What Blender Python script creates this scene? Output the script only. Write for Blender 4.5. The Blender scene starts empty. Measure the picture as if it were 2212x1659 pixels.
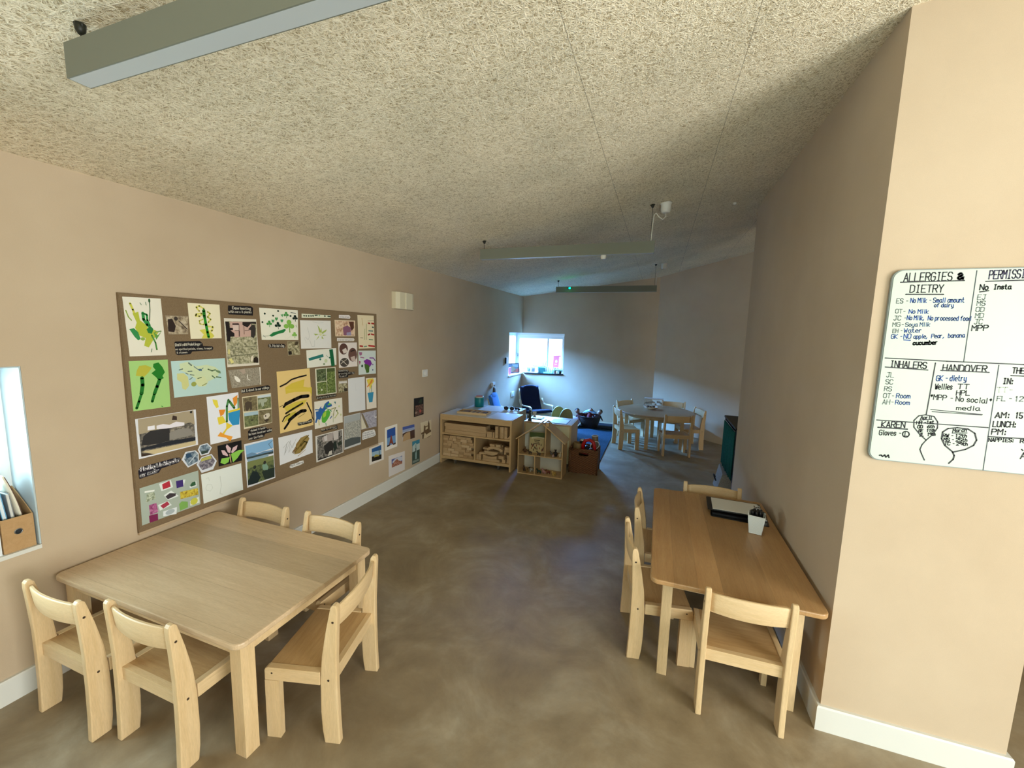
import bpy, bmesh, math, random
from mathutils import Vector, Matrix
rnd = random.Random(7)
SC = bpy.context.scene
COL = SC.collection
R = math.radians

# ------------------------------------------------------------------ camera, world, lights, exposure
cam_d = bpy.data.cameras.new('camera'); cam = bpy.data.objects.new('camera', cam_d); COL.objects.link(cam)
cam_d.sensor_fit = 'HORIZONTAL'; cam_d.sensor_width = 36.0; cam_d.lens = 36.0 * 880.0 / 2212.0
cam_d.clip_start = 0.02; cam_d.clip_end = 100
YAW, PITCH, ROLL = R(19.61), R(6.98), R(-1.51)
r0 = Vector((math.cos(YAW), math.sin(YAW), 0))
f0 = Vector((-math.sin(YAW) * math.cos(PITCH), math.cos(YAW) * math.cos(PITCH), -math.sin(PITCH)))
d0 = f0.cross(r0)
rr = math.cos(ROLL) * r0 + math.sin(ROLL) * d0
dd = -math.sin(ROLL) * r0 + math.cos(ROLL) * d0
M = Matrix.Identity(4)
for i in range(3):
    M[i][0] = rr[i]; M[i][1] = -dd[i]; M[i][2] = -f0[i]
M[2][3] = 1.7
cam.matrix_world = M
SC.camera = cam

SC.view_settings.view_transform = 'Standard'; SC.view_settings.look = 'None'
SC.view_settings.exposure = 0.14; SC.view_settings.gamma = 1.0
SC.view_settings.use_curve_mapping = False
try:
    SC.cycles.max_bounces = 10; SC.cycles.diffuse_bounces = 6; SC.cycles.transparent_max_bounces = 12
    SC.cycles.sample_clamp_indirect = 6.0
except Exception:
    pass

W = bpy.data.worlds.new('daylight_sky'); SC.world = W; W.use_nodes = True
bg = W.node_tree.nodes['Background']; bg.inputs[0].default_value = (0.80, 0.91, 1.0, 1); bg.inputs[1].default_value = 1.7

def area(name, loc, direction, sx, sy, power, color, spread=180):
    d = bpy.data.lights.new(name, 'AREA'); d.shape = 'RECTANGLE'; d.size = sx; d.size_y = sy
    d.energy = power; d.color = color; d.spread = R(spread)
    o = bpy.data.objects.new(name, d); COL.objects.link(o); o.location = loc
    o.rotation_euler = Vector(direction).to_track_quat('-Z', 'Y').to_euler()
    return o
# daylight entering by the glazed openings behind the camera, the left window and the corner window
area('daylight_glazed_doors', (1.9, -2.46, 1.10), (-0.06, 1, 0.08), 2.3, 2.1, 58, (0.74, 1.0, 0.98))
area('daylight_east_window', (3.76, -0.55, 1.35), (-1, 0.12, 0.12), 2.4, 1.9, 200, (0.97, 0.98, 0.93))
area('daylight_left_window', (-2.98, 0.28, 1.10), (1, 0, 0), 1.25, 0.85, 40, (0.70, 0.90, 1.0))
area('daylight_corner_far', (-2.45, 9.9, 2.75), (0.12, -1, -0.36), 2.4, 1.5, 4800, (0.15, 0.41, 1.0))
area('daylight_corner_left', (-4.5, 7.35, 2.75), (1, 0.05, -0.36), 2.4, 1.5, 4800, (0.15, 0.41, 1.0))

# ------------------------------------------------------------------ materials
def lin(h):
    h = h.lstrip('#'); o = []
    for i in (0, 2, 4):
        c = int(h[i:i + 2], 16) / 255.0
        o.append(c / 12.92 if c <= 0.04045 else ((c + 0.055) / 1.055) ** 2.4)
    return (*o, 1.0)
MATS = {}
def newmat(name):
    m = bpy.data.materials.new(name); m.use_nodes = True
    return m, m.node_tree.nodes, m.node_tree.links, m.node_tree.nodes['Principled BSDF']
def flat(h, rough=0.6, metal=0.0, spec=0.4, name=None):
    k = (h, rough, metal, spec)
    if k in MATS: return MATS[k]
    m, N, L, B = newmat(name or 'paint_' + h.lstrip('#'))
    B.inputs['Base Color'].default_value = lin(h); B.inputs['Roughness'].default_value = rough
    B.inputs['Metallic'].default_value = metal; B.inputs['Specular IOR Level'].default_value = spec
    # a very fine surface grain
    t = N.new('ShaderNodeTexNoise'); t.inputs['Scale'].default_value = 260
    b = N.new('ShaderNodeBump'); b.inputs['Strength'].default_value = 0.04; b.inputs['Distance'].default_value = 0.001
    L.new(t.outputs[0], b.inputs['Height']); L.new(b.outputs[0], B.inputs['Normal'])
    MATS[k] = m
    return m
def ramp(N, stops):
    r = N.new('ShaderNodeValToRGB'); e = r.color_ramp.elements
    while len(e) < len(stops): e.new(0.5)
    for i, (p, c) in enumerate(stops):
        e[i].position = p; e[i].color = c if len(c) == 4 else (*c, 1)
    return r
def texco(N, L, scale=(1, 1, 1), kind='Object', rot=(0, 0, 0)):
    t = N.new('ShaderNodeTexCoord'); m = N.new('ShaderNodeMapping')
    m.inputs['Scale'].default_value = scale; m.inputs['Rotation'].default_value = rot
    L.new(t.outputs[kind], m.inputs[0]); return m.outputs[0]
def noise(N, L, vec, scale, detail=3, rough=0.55, dist=0.0):
    n = N.new('ShaderNodeTexNoise'); n.inputs['Scale'].default_value = scale; n.inputs['Detail'].default_value = detail
    n.inputs['Roughness'].default_value = rough; n.inputs['Distortion'].default_value = dist
    L.new(vec, n.inputs['Vector']); return n.outputs[0]
def math_n(N, L, op, a, b=None):
    n = N.new('ShaderNodeMath'); n.operation = op
    for i, v in enumerate((a, b)):
        if v is None: continue
        if isinstance(v, (int, float)): n.inputs[i].default_value = v
        else: L.new(v, n.inputs[i])
    return n.outputs[0]
def mixc(N, L, f, a, b, mode='MIX'):
    n = N.new('ShaderNodeMix'); n.data_type = 'RGBA'; n.blend_type = mode
    if isinstance(f, (int, float)): n.inputs[0].default_value = f
    else: L.new(f, n.inputs[0])
    for i, v in ((6, a), (7, b)):
        if isinstance(v, tuple): n.inputs[i].default_value = v if len(v) == 4 else (*v, 1)
        else: L.new(v, n.inputs[i])
    return n.outputs[2]
def bump(N, L, B, h, strength, dist):
    b = N.new('ShaderNodeBump'); b.inputs['Strength'].default_value = strength; b.inputs['Distance'].default_value = dist
    L.new(h, b.inputs['Height']); L.new(b.outputs[0], B.inputs['Normal'])

def plaster(name, c1, c2):
    m, N, L, B = newmat(name); v = texco(N, L)
    n = noise(N, L, v, 1.1, 4, 0.6); r = ramp(N, [(0.3, c1), (0.72, c2)]); L.new(n, r.inputs[0])
    n2 = noise(N, L, v, 420, 2); sp = ramp(N, [(0.0, (0.94,) * 3), (1.0, (1.06,) * 3)]); L.new(n2, sp.inputs[0])
    L.new(mixc(N, L, 1.0, r.outputs[0], sp.outputs[0], 'MULTIPLY'), B.inputs['Base Color'])
    B.inputs['Roughness'].default_value = 0.8; B.inputs['Specular IOR Level'].default_value = 0.25
    bump(N, L, B, math_n(N, L, 'ADD', noise(N, L, v, 9, 4), math_n(N, L, 'MULTIPLY', n2, 0.25)), 0.12, 0.006)
    return m
M_WALL = plaster('clay_plaster_wall', (0.48, 0.372, 0.255), (0.56, 0.448, 0.318))

def floor_mat():
    m, N, L, B = newmat('mottled_brown_floor'); v = texco(N, L)
    n = noise(N, L, v, 2.3, 8, 0.66, 0.5); r = ramp(N, [(0.30, (0.20, 0.147, 0.083)), (0.50, (0.275, 0.214, 0.132)), (0.70, (0.37, 0.315, 0.222))]); L.new(n, r.inputs[0])
    n2 = noise(N, L, v, 9, 5, 0.6); sp = ramp(N, [(0.25, (0.86,) * 3), (0.75, (1.14,) * 3)]); L.new(n2, sp.inputs[0])
    L.new(mixc(N, L, 1.0, r.outputs[0], sp.outputs[0], 'MULTIPLY'), B.inputs['Base Color'])
    rr_ = ramp(N, [(0.3, (0.42,) * 3), (0.8, (0.60,) * 3)]); L.new(n2, rr_.inputs[0]); L.new(rr_.outputs[0], B.inputs['Roughness'])
    B.inputs['Specular IOR Level'].default_value = 0.45
    bump(N, L, B, noise(N, L, v, 60, 3), 0.04, 0.003)
    return m
M_FLOOR = floor_mat()

def ceiling_mat():
    m, N, L, B = newmat('wood_wool_board_ceiling'); v = texco(N, L)
    def strands(su, sv, rot, dist):
        t = N.new('ShaderNodeTexCoord'); mp = N.new('ShaderNodeMapping'); mp.vector_type = 'TEXTURE'; mp.inputs['Rotation'].default_value = (0, 0, rot); mp.inputs['Scale'].default_value = (1 / su, 1 / sv, 1.0); L.new(t.outputs['Object'], mp.inputs[0]); vv = mp.outputs[0]
        return noise(N, L, vv, 1.0, 1.5, 0.5, dist)
    mx = None                                            # wood wool: short curled strands lying in every direction
    for su, sv, rot, dist in ((36, 190, 0.25, .7), (40, 175, 0.95, .8), (34, 200, 1.75, .7), (42, 180, 2.55, .8)):
        q = strands(su, sv, rot, dist); mx = q if mx is None else math_n(N, L, 'MAXIMUM', mx, q)
    r = ramp(N, [(0.475, (0.44, 0.35, 0.21)), (0.55, (0.82, 0.73, 0.53)), (0.65, (0.98, 0.90, 0.71))]); L.new(mx, r.inputs[0])
    big = noise(N, L, v, 2.2, 3); rb = ramp(N, [(0.3, (0.90, 0.90, 0.88)), (0.7, (1.08, 1.06, 1.04))]); L.new(big, rb.inputs[0])
    c = mixc(N, L, 1.0, r.outputs[0], rb.outputs[0], 'MULTIPLY')
    # board joints, one every 0.62 m
    sx = N.new('ShaderNodeSeparateXYZ'); L.new(v, sx.inputs[0])
    fr = math_n(N, L, 'FRACT', math_n(N, L, 'DIVIDE', math_n(N, L, 'ADD', sx.outputs[0], 6.26), 0.62))
    j = math_n(N, L, 'LESS_THAN', math_n(N, L, 'ABSOLUTE', math_n(N, L, 'SUBTRACT', fr, 0.5)), 0.0026)
    c = mixc(N, L, math_n(N, L, 'MULTIPLY', j, math_n(N, L, 'MULTIPLY', math_n(N, L, 'GREATER_THAN', sx.outputs[0], -0.9), 0.5)), c, (0.10, 0.08, 0.045))
    L.new(c, B.inputs['Base Color']); B.inputs['Roughness'].default_value = 0.9; B.inputs['Specular IOR Level'].default_value = 0.15
    bump(N, L, B, math_n(N, L, 'MULTIPLY', mx, 2.2), 0.8, 0.008)
    return m
M_CEIL = ceiling_mat()

def wood(name, c1, c2, axis='X', rough=0.42, plank=None, paxis='Y', off=0.0, seam=0.12):
    """grain runs along axis; plank = width of the glued staves across paxis"""
    m, N, L, B = newmat(name)
    sc = {'X': (1.2, 14, 14), 'Y': (14, 1.2, 14), 'Z': (14, 14, 1.2)}[axis]
    v = texco(N, L, sc); n = noise(N, L, v, 3.0, 5, 0.6, 0.8)
    r = ramp(N, [(0.25, c1), (0.75, c2)]); L.new(n, r.inputs[0]); c = r.outputs[0]
    n2 = noise(N, L, texco(N, L, tuple(x * 4 for x in sc)), 8.0, 2)
    r2 = ramp(N, [(0.35, (0.93,) * 3), (0.65, (1.04,) * 3)]); L.new(n2, r2.inputs[0]); c = mixc(N, L, 1.0, c, r2.outputs[0], 'MULTIPLY')
    if plank:
        t = N.new('ShaderNodeTexCoord'); s = N.new('ShaderNodeSeparateXYZ'); L.new(t.outputs['Object'], s.inputs[0])
        q = math_n(N, L, 'DIVIDE', math_n(N, L, 'ADD', s.outputs['XYZ'.index(paxis)], 10 + off), plank)
        w = N.new('ShaderNodeTexWhiteNoise'); w.noise_dimensions = '1D'; L.new(math_n(N, L, 'MULTIPLY', math_n(N, L, 'FLOOR', q), 7.317), w.inputs['W'])
        rp = ramp(N, [(0.0, (1 - seam,) * 3), (1.0, (1 + seam,) * 3)]); L.new(w.outputs['Value'], rp.inputs[0])
        c = mixc(N, L, 1.0, c, rp.outputs[0], 'MULTIPLY')
        ln = math_n(N, L, 'LESS_THAN', math_n(N, L, 'FRACT', q), 0.0016 / plank); c = mixc(N, L, math_n(N, L, 'MULTIPLY', ln, 0.35), c, (0.16, 0.09, 0.04))
    L.new(c, B.inputs['Base Color']); B.inputs['Roughness'].default_value = rough; B.inputs['Specular IOR Level'].default_value = 0.45
    bump(N, L, B, n2, 0.05, 0.001)
    return m
BE1, BE2 = (0.60, 0.42, 0.215), (0.70, 0.52, 0.30)
WX, WY, WZ = (wood('beech_' + a.lower(), BE1, BE2, a) for a in 'XYZ')
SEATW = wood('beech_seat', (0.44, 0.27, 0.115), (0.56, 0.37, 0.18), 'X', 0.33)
TOPX = wood('beech_top_sheen', (0.52, 0.37, 0.22), (0.63, 0.47, 0.30), 'X', 0.32, 0.19, 'Y', 0.03, 0.15)  # same beech made paler: window sheen on the left tabletop put into the colour
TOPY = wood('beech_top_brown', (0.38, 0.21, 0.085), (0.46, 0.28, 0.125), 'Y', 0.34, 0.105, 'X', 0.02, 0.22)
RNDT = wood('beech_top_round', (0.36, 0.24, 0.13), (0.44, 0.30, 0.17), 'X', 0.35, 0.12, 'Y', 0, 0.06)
PLYX, PLYZ = wood('pale_plywood_x', (0.50, 0.33, 0.155), (0.58, 0.405, 0.21), 'X', 0.5), wood('pale_plywood_z', (0.50, 0.33, 0.155), (0.58, 0.405, 0.21), 'Z', 0.5)
BLOCK = wood('unit_block_maple', (0.43, 0.28, 0.14), (0.56, 0.39, 0.215), 'X', 0.55)
BLOCKL = wood('unit_block_pale', (0.55, 0.385, 0.215), (0.66, 0.49, 0.30), 'X', 0.55); BLOCKD = wood('unit_block_brown', (0.33, 0.205, 0.095), (0.44, 0.29, 0.145), 'X', 0.55)
FILEB = wood('brown_fibreboard', (0.42, 0.25, 0.105), (0.50, 0.31, 0.145), 'X', 0.7)
WHITE = flat('#d6d6cf', 0.45, name='white_gloss_paint')
WPLAST = flat('#e3e1da', 0.4, name='white_plastic')
FRAMEW = flat('#e9ecea', 0.4, name='white_window_frame')
BLACK = flat('#121214', 0.4); DARK = flat('#1d1a1a', 0.55); CHROME = flat('#cfd2d4', 0.18, 1.0); STEEL = flat('#8d9092', 0.35, 1.0)

def fabric(name, c1, c2, scale=300, rough=0.9):
    m, N, L, B = newmat(name); v = texco(N, L); n = noise(N, L, v, scale, 3); r = ramp(N, [(0.3, c1), (0.7, c2)])
    L.new(n, r.inputs[0]); L.new(r.outputs[0], B.inputs['Base Color']); B.inputs['Roughness'].default_value = rough
    B.inputs['Specular IOR Level'].default_value = 0.2; bump(N, L, B, n, 0.35, 0.003); return m
FELT = fabric('brown_felt', (0.185, 0.125, 0.068), (0.235, 0.165, 0.095), 240)
NAVY = fabric('navy_cloth', (0.005, 0.008, 0.028), (0.009, 0.013, 0.042), 160)
RUGM = fabric('blue_rug_pile', (0.008, 0.03, 0.055), (0.018, 0.05, 0.085), 45, 1.0)
STRIPF = fabric('black_strip', (0.006, 0.008, 0.012), (0.012, 0.014, 0.02), 100)
GREENC = fabric('green_curtain', (0.004, 0.075, 0.06), (0.008, 0.12, 0.095), 90)
GREYF = fabric('grey_felt', (0.22, 0.22, 0.21), (0.42, 0.42, 0.41), 150)
LILAC = fabric('lilac_cloth', (0.46, 0.36, 0.52), (0.6, 0.5, 0.66), 120)
YELLW = wood('yellow_wood', (0.33, 0.27, 0.08), (0.42, 0.35, 0.13), 'Z', 0.5)

def wicker(name, c1, c2, su=60, sz=70):
    m, N, L, B = newmat(name); t = N.new('ShaderNodeTexCoord'); s = N.new('ShaderNodeSeparateXYZ'); L.new(t.outputs['Object'], s.inputs[0])
    u = math_n(N, L, 'SINE', math_n(N, L, 'MULTIPLY', math_n(N, L, 'ADD', s.outputs[0], s.outputs[1]), su * 2))
    z = math_n(N, L, 'SINE', math_n(N, L, 'MULTIPLY', s.outputs[2], sz * 4)); p = math_n(N, L, 'MULTIPLY', u, z)
    r = ramp(N, [(0.2, c1), (0.8, c2)]); L.new(math_n(N, L, 'ADD', math_n(N, L, 'MULTIPLY', p, 0.5), 0.5), r.inputs[0])
    L.new(r.outputs[0], B.inputs['Base Color']); B.inputs['Roughness'].default_value = 0.55; bump(N, L, B, p, 0.6, 0.006); return m
WICK = wicker('brown_wicker', (0.10, 0.035, 0.010), (0.21, 0.085, 0.028))
WICKD = wicker('dark_wicker', (0.012, 0.007, 0.006), (0.04, 0.022, 0.016))

def glass_mat():
    m = bpy.data.materials.new('window_glass'); m.use_nodes = True; N = m.node_tree.nodes; L = m.node_tree.links; N.clear()
    o = N.new('ShaderNodeOutputMaterial'); t = N.new('ShaderNodeBsdfTransparent'); g = N.new('ShaderNodeBsdfGlossy'); mx = N.new('ShaderNodeMixShader')
    g.inputs['Roughness'].default_value = 0.02; lw = N.new('ShaderNodeLayerWeight'); lw.inputs[0].default_value = 0.5; f5 = math_n(N, L, 'POWER', lw.outputs['Facing'], 5.0); f5 = math_n(N, L, 'ADD', math_n(N, L, 'MULTIPLY', f5, 0.7), 0.03)
    t.inputs[0].default_value = (0.96, 0.99, 0.98, 1)
    L.new(f5, mx.inputs[0]); L.new(t.outputs[0], mx.inputs[1]); L.new(g.outputs[0], mx.inputs[2]); L.new(mx.outputs[0], o.inputs[0]); return m
GLASS = glass_mat()
def clear_plastic(name, col, a):
    m = bpy.data.materials.new(name); m.use_nodes = True; N = m.node_tree.nodes; L = m.node_tree.links; B = N['Principled BSDF']
    B.inputs['Base Color'].default_value = col; B.inputs['Roughness'].default_value = 0.15; B.inputs['Alpha'].default_value = a; return m
def emit(name, col, s):
    m, N, L, B = newmat(name); B.inputs['Base Color'].default_value = (*col, 1); B.inputs['Emission Color'].default_value = (*col, 1); B.inputs['Emission Strength'].default_value = s; return m

# blurry printed pictures: several colours mixed by noise over the sheet
PAL = {2: ('#5c4c3c', '#a8987e', '#c9bca4', 9), 3: ('#5e5c46', '#a9a584', '#cfc8ae', 13), 4: ('#7d7466', '#9a917f', '#b5ac9a', 26), 5: ('#3a3834', '#6e6860', '#a49a8a', 14), 6: ('#39485a', '#6f8292', '#a9b8c2', 12), 7: ('#3a3644', '#77727e', '#b4aeb2', 16),
       8: ('#2c3a30', '#5f6a44', '#7a8352', 10), 9: ('#6f7a62', '#a9b49c', '#d3d9c8', 20), 10: ('#8a6a20', '#c8b23c', '#ddd05a', 16), 11: ('#7a2a5a', '#a8588a', '#c98ab0', 14), 12: ('#4a4430', '#9a906c', '#cfc6a6', 12), 13: ('#9a6a4c', '#d8b494', '#ecd8bc', 8), 14: ('#262e20', '#55613c', '#8a9670', 14),
       15: ('#3a4a22', '#66773a', '#9aa868', 16), 16: ('#5e543c', '#7d7152', '#958a68', 12), 17: ('#555a3a', '#737a50', '#8f9468', 12), 18: ('#2a2a28', '#6a6660', '#a8a29a', 11), 19: ('#7a7c76', '#a3a39a', '#cfccc0', 18), 20: ('#87848f', '#a7a4b2', '#bdbac6', 12), 21: ('#20140f', '#5a3c30', '#9a7060', 14), 22: ('#5a2c20', '#a86850', '#d0b0a0', 16)}
def photo_mat(i):
    k = ('photo', i)
    if k in MATS: return MATS[k]
    a, b, c, s = PAL[i]; m, N, L, B = newmat('printed_picture_%d' % i)
    n = noise(N, L, texco(N, L), s * 4.5, 4, 0.65, 0.4); r = ramp(N, [(0.34, lin(a)), (0.5, lin(b)), (0.66, lin(c))]); L.new(n, r.inputs[0])
    L.new(r.outputs[0], B.inputs['Base Color']); B.inputs['Roughness'].default_value = 0.4; MATS[k] = m; return m

# ------------------------------------------------------------------ mesh helpers
class MB:
    def __init__(self, *mats):
        self.bm = bmesh.new(); self.mats = list(mats)
    def mi(self, m):
        if m not in self.mats: self.mats.append(m)
        return self.mats.index(m)
    def faces(self, vs, fs, m=0, smooth=False):
        v = [self.bm.verts.new(p) for p in vs]; out = []
        for f in fs:
            try: fc = self.bm.faces.new([v[i] for i in f])
            except ValueError: continue
            fc.material_index = m; fc.smooth = smooth; out.append(fc)
        return v, out
    def box(self, x0, x1, y0, y1, z0, z1, m=0, bev=0.0, seg=2):
        vs = [(x, y, z) for x in (x0, x1) for y in (y0, y1) for z in (z0, z1)]
        v, f = self.faces(vs, [(0, 1, 3, 2), (4, 6, 7, 5), (0, 4, 5, 1), (2, 3, 7, 6), (0, 2, 6, 4), (1, 5, 7, 3)], m)
        if bev: self.bevel(v, bev, seg, m)
        return self
    def bevel(self, v, w, seg, m=0, ang=20):
        vs = set(v); es = [e for e in self.bm.edges if e.verts[0] in vs and e.verts[1] in vs and len(e.link_faces) == 2 and e.calc_face_angle(0) > R(ang)]
        bmesh.ops.bevel(self.bm, geom=es, offset=w, segments=seg, affect='EDGES', profile=0.6, clamp_overlap=True, material=m)
    def prism(self, pts, lo, hi, axis='X', m=0, bev=0.0, seg=2, smooth=False, ang=20):
        def P(a, b, c): return {'X': (c, a, b), 'Y': (a, c, b), 'Z': (a, b, c)}[axis]
        n = len(pts); vs = [P(a, b, lo) for a, b in pts] + [P(a, b, hi) for a, b in pts]
        fs = [tuple(range(n))[::-1], tuple(range(n, 2 * n))] + [(i, (i + 1) % n, n + (i + 1) % n, n + i) for i in range(n)]
        v, f = self.faces(vs, fs, m)
        bmesh.ops.recalc_face_normals(self.bm, faces=f)
        if smooth:
            for q in f[2:]: q.smooth = True
        if bev: self.bevel(v, bev, seg, m, ang)
        return self
    def hexa(self, v8, m=0):
        self.faces(v8, [(0, 1, 3, 2), (4, 6, 7, 5), (0, 4, 5, 1), (2, 3, 7, 6), (0, 2, 6, 4), (1, 5, 7, 3)], m); return self
    def tube(self, path, rad, n=10, m=0, caps=True, flat_y=1.0):
        path = [Vector(p) for p in path]; rs = rad if isinstance(rad, (list, tuple)) else [rad] * len(path); rings = []
        up = Vector((0, 0, 1)); prev = None
        for i, p in enumerate(path):
            t = (path[min(i + 1, len(path) - 1)] - path[max(i - 1, 0)]).normalized()
            a = prev - t * prev.dot(t) if prev else t.cross(up if abs(t.z) < 0.9 else Vector((1, 0, 0)))
            a.normalize(); prev = a; b = t.cross(a)
            rings.append([self.bm.verts.new(p + (a * math.cos(2 * math.pi * k / n) + b * math.sin(2 * math.pi * k / n) * flat_y) * rs[i]) for k in range(n)])
        for i in range(len(rings) - 1):
            for k in range(n):
                f = self.bm.faces.new((rings[i][k], rings[i][(k + 1) % n], rings[i + 1][(k + 1) % n], rings[i + 1][k])); f.material_index = m; f.smooth = True
        if caps:
            for r_, fl in ((rings[0], True), (rings[-1], False)):
                f = self.bm.faces.new(r_[::-1] if fl else r_); f.material_index = m
        return self
    def lathe(self, prof, cx=0, cy=0, cz=0, n=24, m=0, sx=1, sy=1, caps=True, smooth=True):
        rings = [[self.bm.verts.new((cx + r * sx * math.cos(2 * math.pi * k / n), cy + r * sy * math.sin(2 * math.pi * k / n), cz + z)) for k in range(n)] for r, z in prof]
        for i in range(len(rings) - 1):
            for k in range(n):
                f = self.bm.faces.new((rings[i][k], rings[i][(k + 1) % n], rings[i + 1][(k + 1) % n], rings[i + 1][k])); f.material_index = m; f.smooth = smooth
        if caps:
            f = self.bm.faces.new(rings[0][::-1]); f.material_index = m
            f = self.bm.faces.new(rings[-1]); f.material_index = m
        return self
    def ball(self, c, rx, ry=None, rz=None, m=0, n=14, k=9):
        ry = ry or rx; rz = rz or rx
        prof = [(max(1e-4, math.sin(math.pi * i / k)), -math.cos(math.pi * i / k)) for i in range(k + 1)]
        rings = [[self.bm.verts.new((c[0] + rx * r * math.cos(2 * math.pi * j / n), c[1] + ry * r * math.sin(2 * math.pi * j / n), c[2] + rz * z)) for j in range(n)] for r, z in prof]
        for i in range(k):
            for j in range(n):
                f = self.bm.faces.new((rings[i][j], rings[i][(j + 1) % n], rings[i + 1][(j + 1) % n], rings[i + 1][j])); f.material_index = m; f.smooth = True
        return self
    def ribbon(self, path, w, th, m=0, axis=(1, 0, 0)):
        """bent board: path of centre points, width along axis, thickness th"""
        ax = Vector(axis).normalized() * (w / 2); path = [Vector(p) for p in path]; rings = []
        for i, p in enumerate(path):
            t = (path[min(i + 1, len(path) - 1)] - path[max(i - 1, 0)]).normalized(); nn = t.cross(ax).normalized() * (th / 2)
            rings.append([self.bm.verts.new(q) for q in (p - ax - nn, p + ax - nn, p + ax + nn, p - ax + nn)])
        for i in range(len(rings) - 1):
            for k in range(4):
                f = self.bm.faces.new((rings[i][k], rings[i][(k + 1) % 4], rings[i + 1][(k + 1) % 4], rings[i + 1][k])); f.material_index = m; f.smooth = k in (0, 2)
        for q in (rings[0][::-1], rings[-1]):
            f = self.bm.faces.new(q); f.material_index = m
        return self
    def build(self, name, parent=None, loc=(0, 0, 0), rot=(0, 0, 0)):
        bmesh.ops.recalc_face_normals(self.bm, faces=self.bm.faces[:])
        me = bpy.data.meshes.new(name); self.bm.to_mesh(me); self.bm.free()
        for m in self.mats: me.materials.append(m)
        o = bpy.data.objects.new(name, me); COL.objects.link(o); o.location = loc; o.rotation_euler = rot
        if parent: o.parent = parent
        return o
def tag(o, label=None, cat=None, group=None, kind=None):
    for k, v in (('label', label), ('category', cat), ('group', group), ('kind', kind)):
        if v: o[k] = v
    return o
def thing(name, label, cat, loc=(0, 0, 0), rz=0.0, group=None):
    o = bpy.data.objects.new(name, None); COL.objects.link(o); o.empty_display_size = 0.05
    o.location = loc; o.rotation_euler = (0, 0, R(rz)); return tag(o, label, cat, group)
def copy_tree(o, parent=None):
    c = o.copy(); COL.objects.link(c)
    if parent: c.parent = parent
    for ch in list(o.children): copy_tree(ch, c)
    return c
def struct(mb, name, label=None, cat=None):
    o = mb.build(name); o['kind'] = 'structure'; return o

# ------------------------------------------------------------------ the room
XL, XR, YB, XE = -2.645, 0.775, -2.3, 3.5
FAR = [(-2.645, 8.0), (-0.05, 8.28), (3.5, 5.02)]            # far wall, then the wall turned towards us
def cz(x, y): return 2.40 + 0.0075 * y + 0.143 * (x + 2.645)  # the sloping ceiling
fl = MB(M_FLOOR)
fl.prism([(XL - .26, YB - .2), (XE + .2, YB - .2), (XE + .2, 8.6), (XL - .26, 8.6)], -0.12, 0, 'Z'); struct(fl, 'floor')
ce = MB(M_CEIL); foot = [(XL, YB), (XE, YB), (XE, FAR[2][1]), FAR[1], FAR[0]]
n = len(foot); vs = [(x, y, cz(x, y)) for x, y in foot] + [(x, y, cz(x, y) + .12) for x, y in foot]
ce.faces(vs, [tuple(range(n)), tuple(range(n, 2 * n))] + [(i, (i + 1) % n, n + (i + 1) % n, n + i) for i in range(n)]); struct(ce, 'ceiling')
W1 = (-0.35, 0.955, 0.655, 1.503); W2Z = (0.895, 1.735); W2Y = 7.2; W2X = -1.79; T = 0.27
wl = MB(M_WALL); x0 = XL - T; top = 2.6
wl.box(x0, XL, YB - .2, W1[0], 0, top); wl.box(x0, XL, W1[0], W1[1], 0, W1[2]); wl.box(x0, XL, W1[0], W1[1], W1[3], top)
wl.box(x0, XL, W1[1], W2Y, 0, top); wl.box(x0, XL, W2Y, 8.0, 0, W2Z[0]); wl.box(x0, XL, W2Y, 8.0, W2Z[1], top); struct(wl, 'wall_left')
wf = MB(M_WALL)
def fy(x): return 8.0 + (x + 2.645) * 0.28 / 2.595
def slab(a, b, z0, z1):   # piece of the far wall between two x
    wf.hexa([(a, fy(a), z0), (a, fy(a), z1), (a, fy(a) + T, z0), (a, fy(a) + T, z1), (b, fy(b), z0), (b, fy(b), z1), (b, fy(b) + T, z0), (b, fy(b) + T, z1)])
slab(XL, W2X, 0, W2Z[0]); slab(XL, W2X, W2Z[1], 3.0); slab(W2X, -0.05, 0, 3.2)
wf.box(XL - T, XL, 8.0, 8.0 + T, 0, W2Z[0]); wf.box(XL - T, XL, 8.0, 8.0 + T, W2Z[1], 2.7); struct(wf, 'wall_far')
wa = MB(M_WALL); a, b = Vector(FAR[1]), Vector(FAR[2]); dn = Vector((b.y - a.y, -(b.x - a.x))).normalized() * -T
wa.hexa([(a.x, a.y, 0), (a.x, a.y, 3.4), (a.x + dn.x, a.y + dn.y, 0), (a.x + dn.x, a.y + dn.y, 3.4), (b.x, b.y, 0), (b.x, b.y, 3.6), (b.x + dn.x, b.y + dn.y, 0), (b.x + dn.x, b.y + dn.y, 3.6)]); struct(wa, 'wall_angled')
wr = MB(M_WALL)
vs = []
for x in (XR, 1.385):
    for y in (1.995, 4.44):
        vs += [(x, y, 0), (x, y, cz(x, y) + .01)]
wr.hexa(vs); struct(wr, 'wall_right')
we = MB(M_WALL); we.box(XE, XE + .2, YB - .2, -1.75, 0, 3.6); we.box(XE, XE + .2, .65, FAR[2][1] + .3, 0, 3.6); we.box(XE, XE + .2, -1.75, .65, 0, .4); we.box(XE, XE + .2, -1.75, .65, 2.3, 3.6); struct(we, 'wall_east')
wb = MB(M_WALL); wb.box(XL - .26, .7, YB - .2, YB, 0, 3.5); wb.box(3.1, XE + .2, YB - .2, YB, 0, 3.6); wb.box(.7, 3.1, YB - .2, YB, 2.15, 3.6); struct(wb, 'wall_back')
gd = MB(FRAMEW)
for x in (.7, 1.87, 3.04): gd.box(x, x + .06, YB - .13, YB - .06, 0.002, 2.15)
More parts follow.
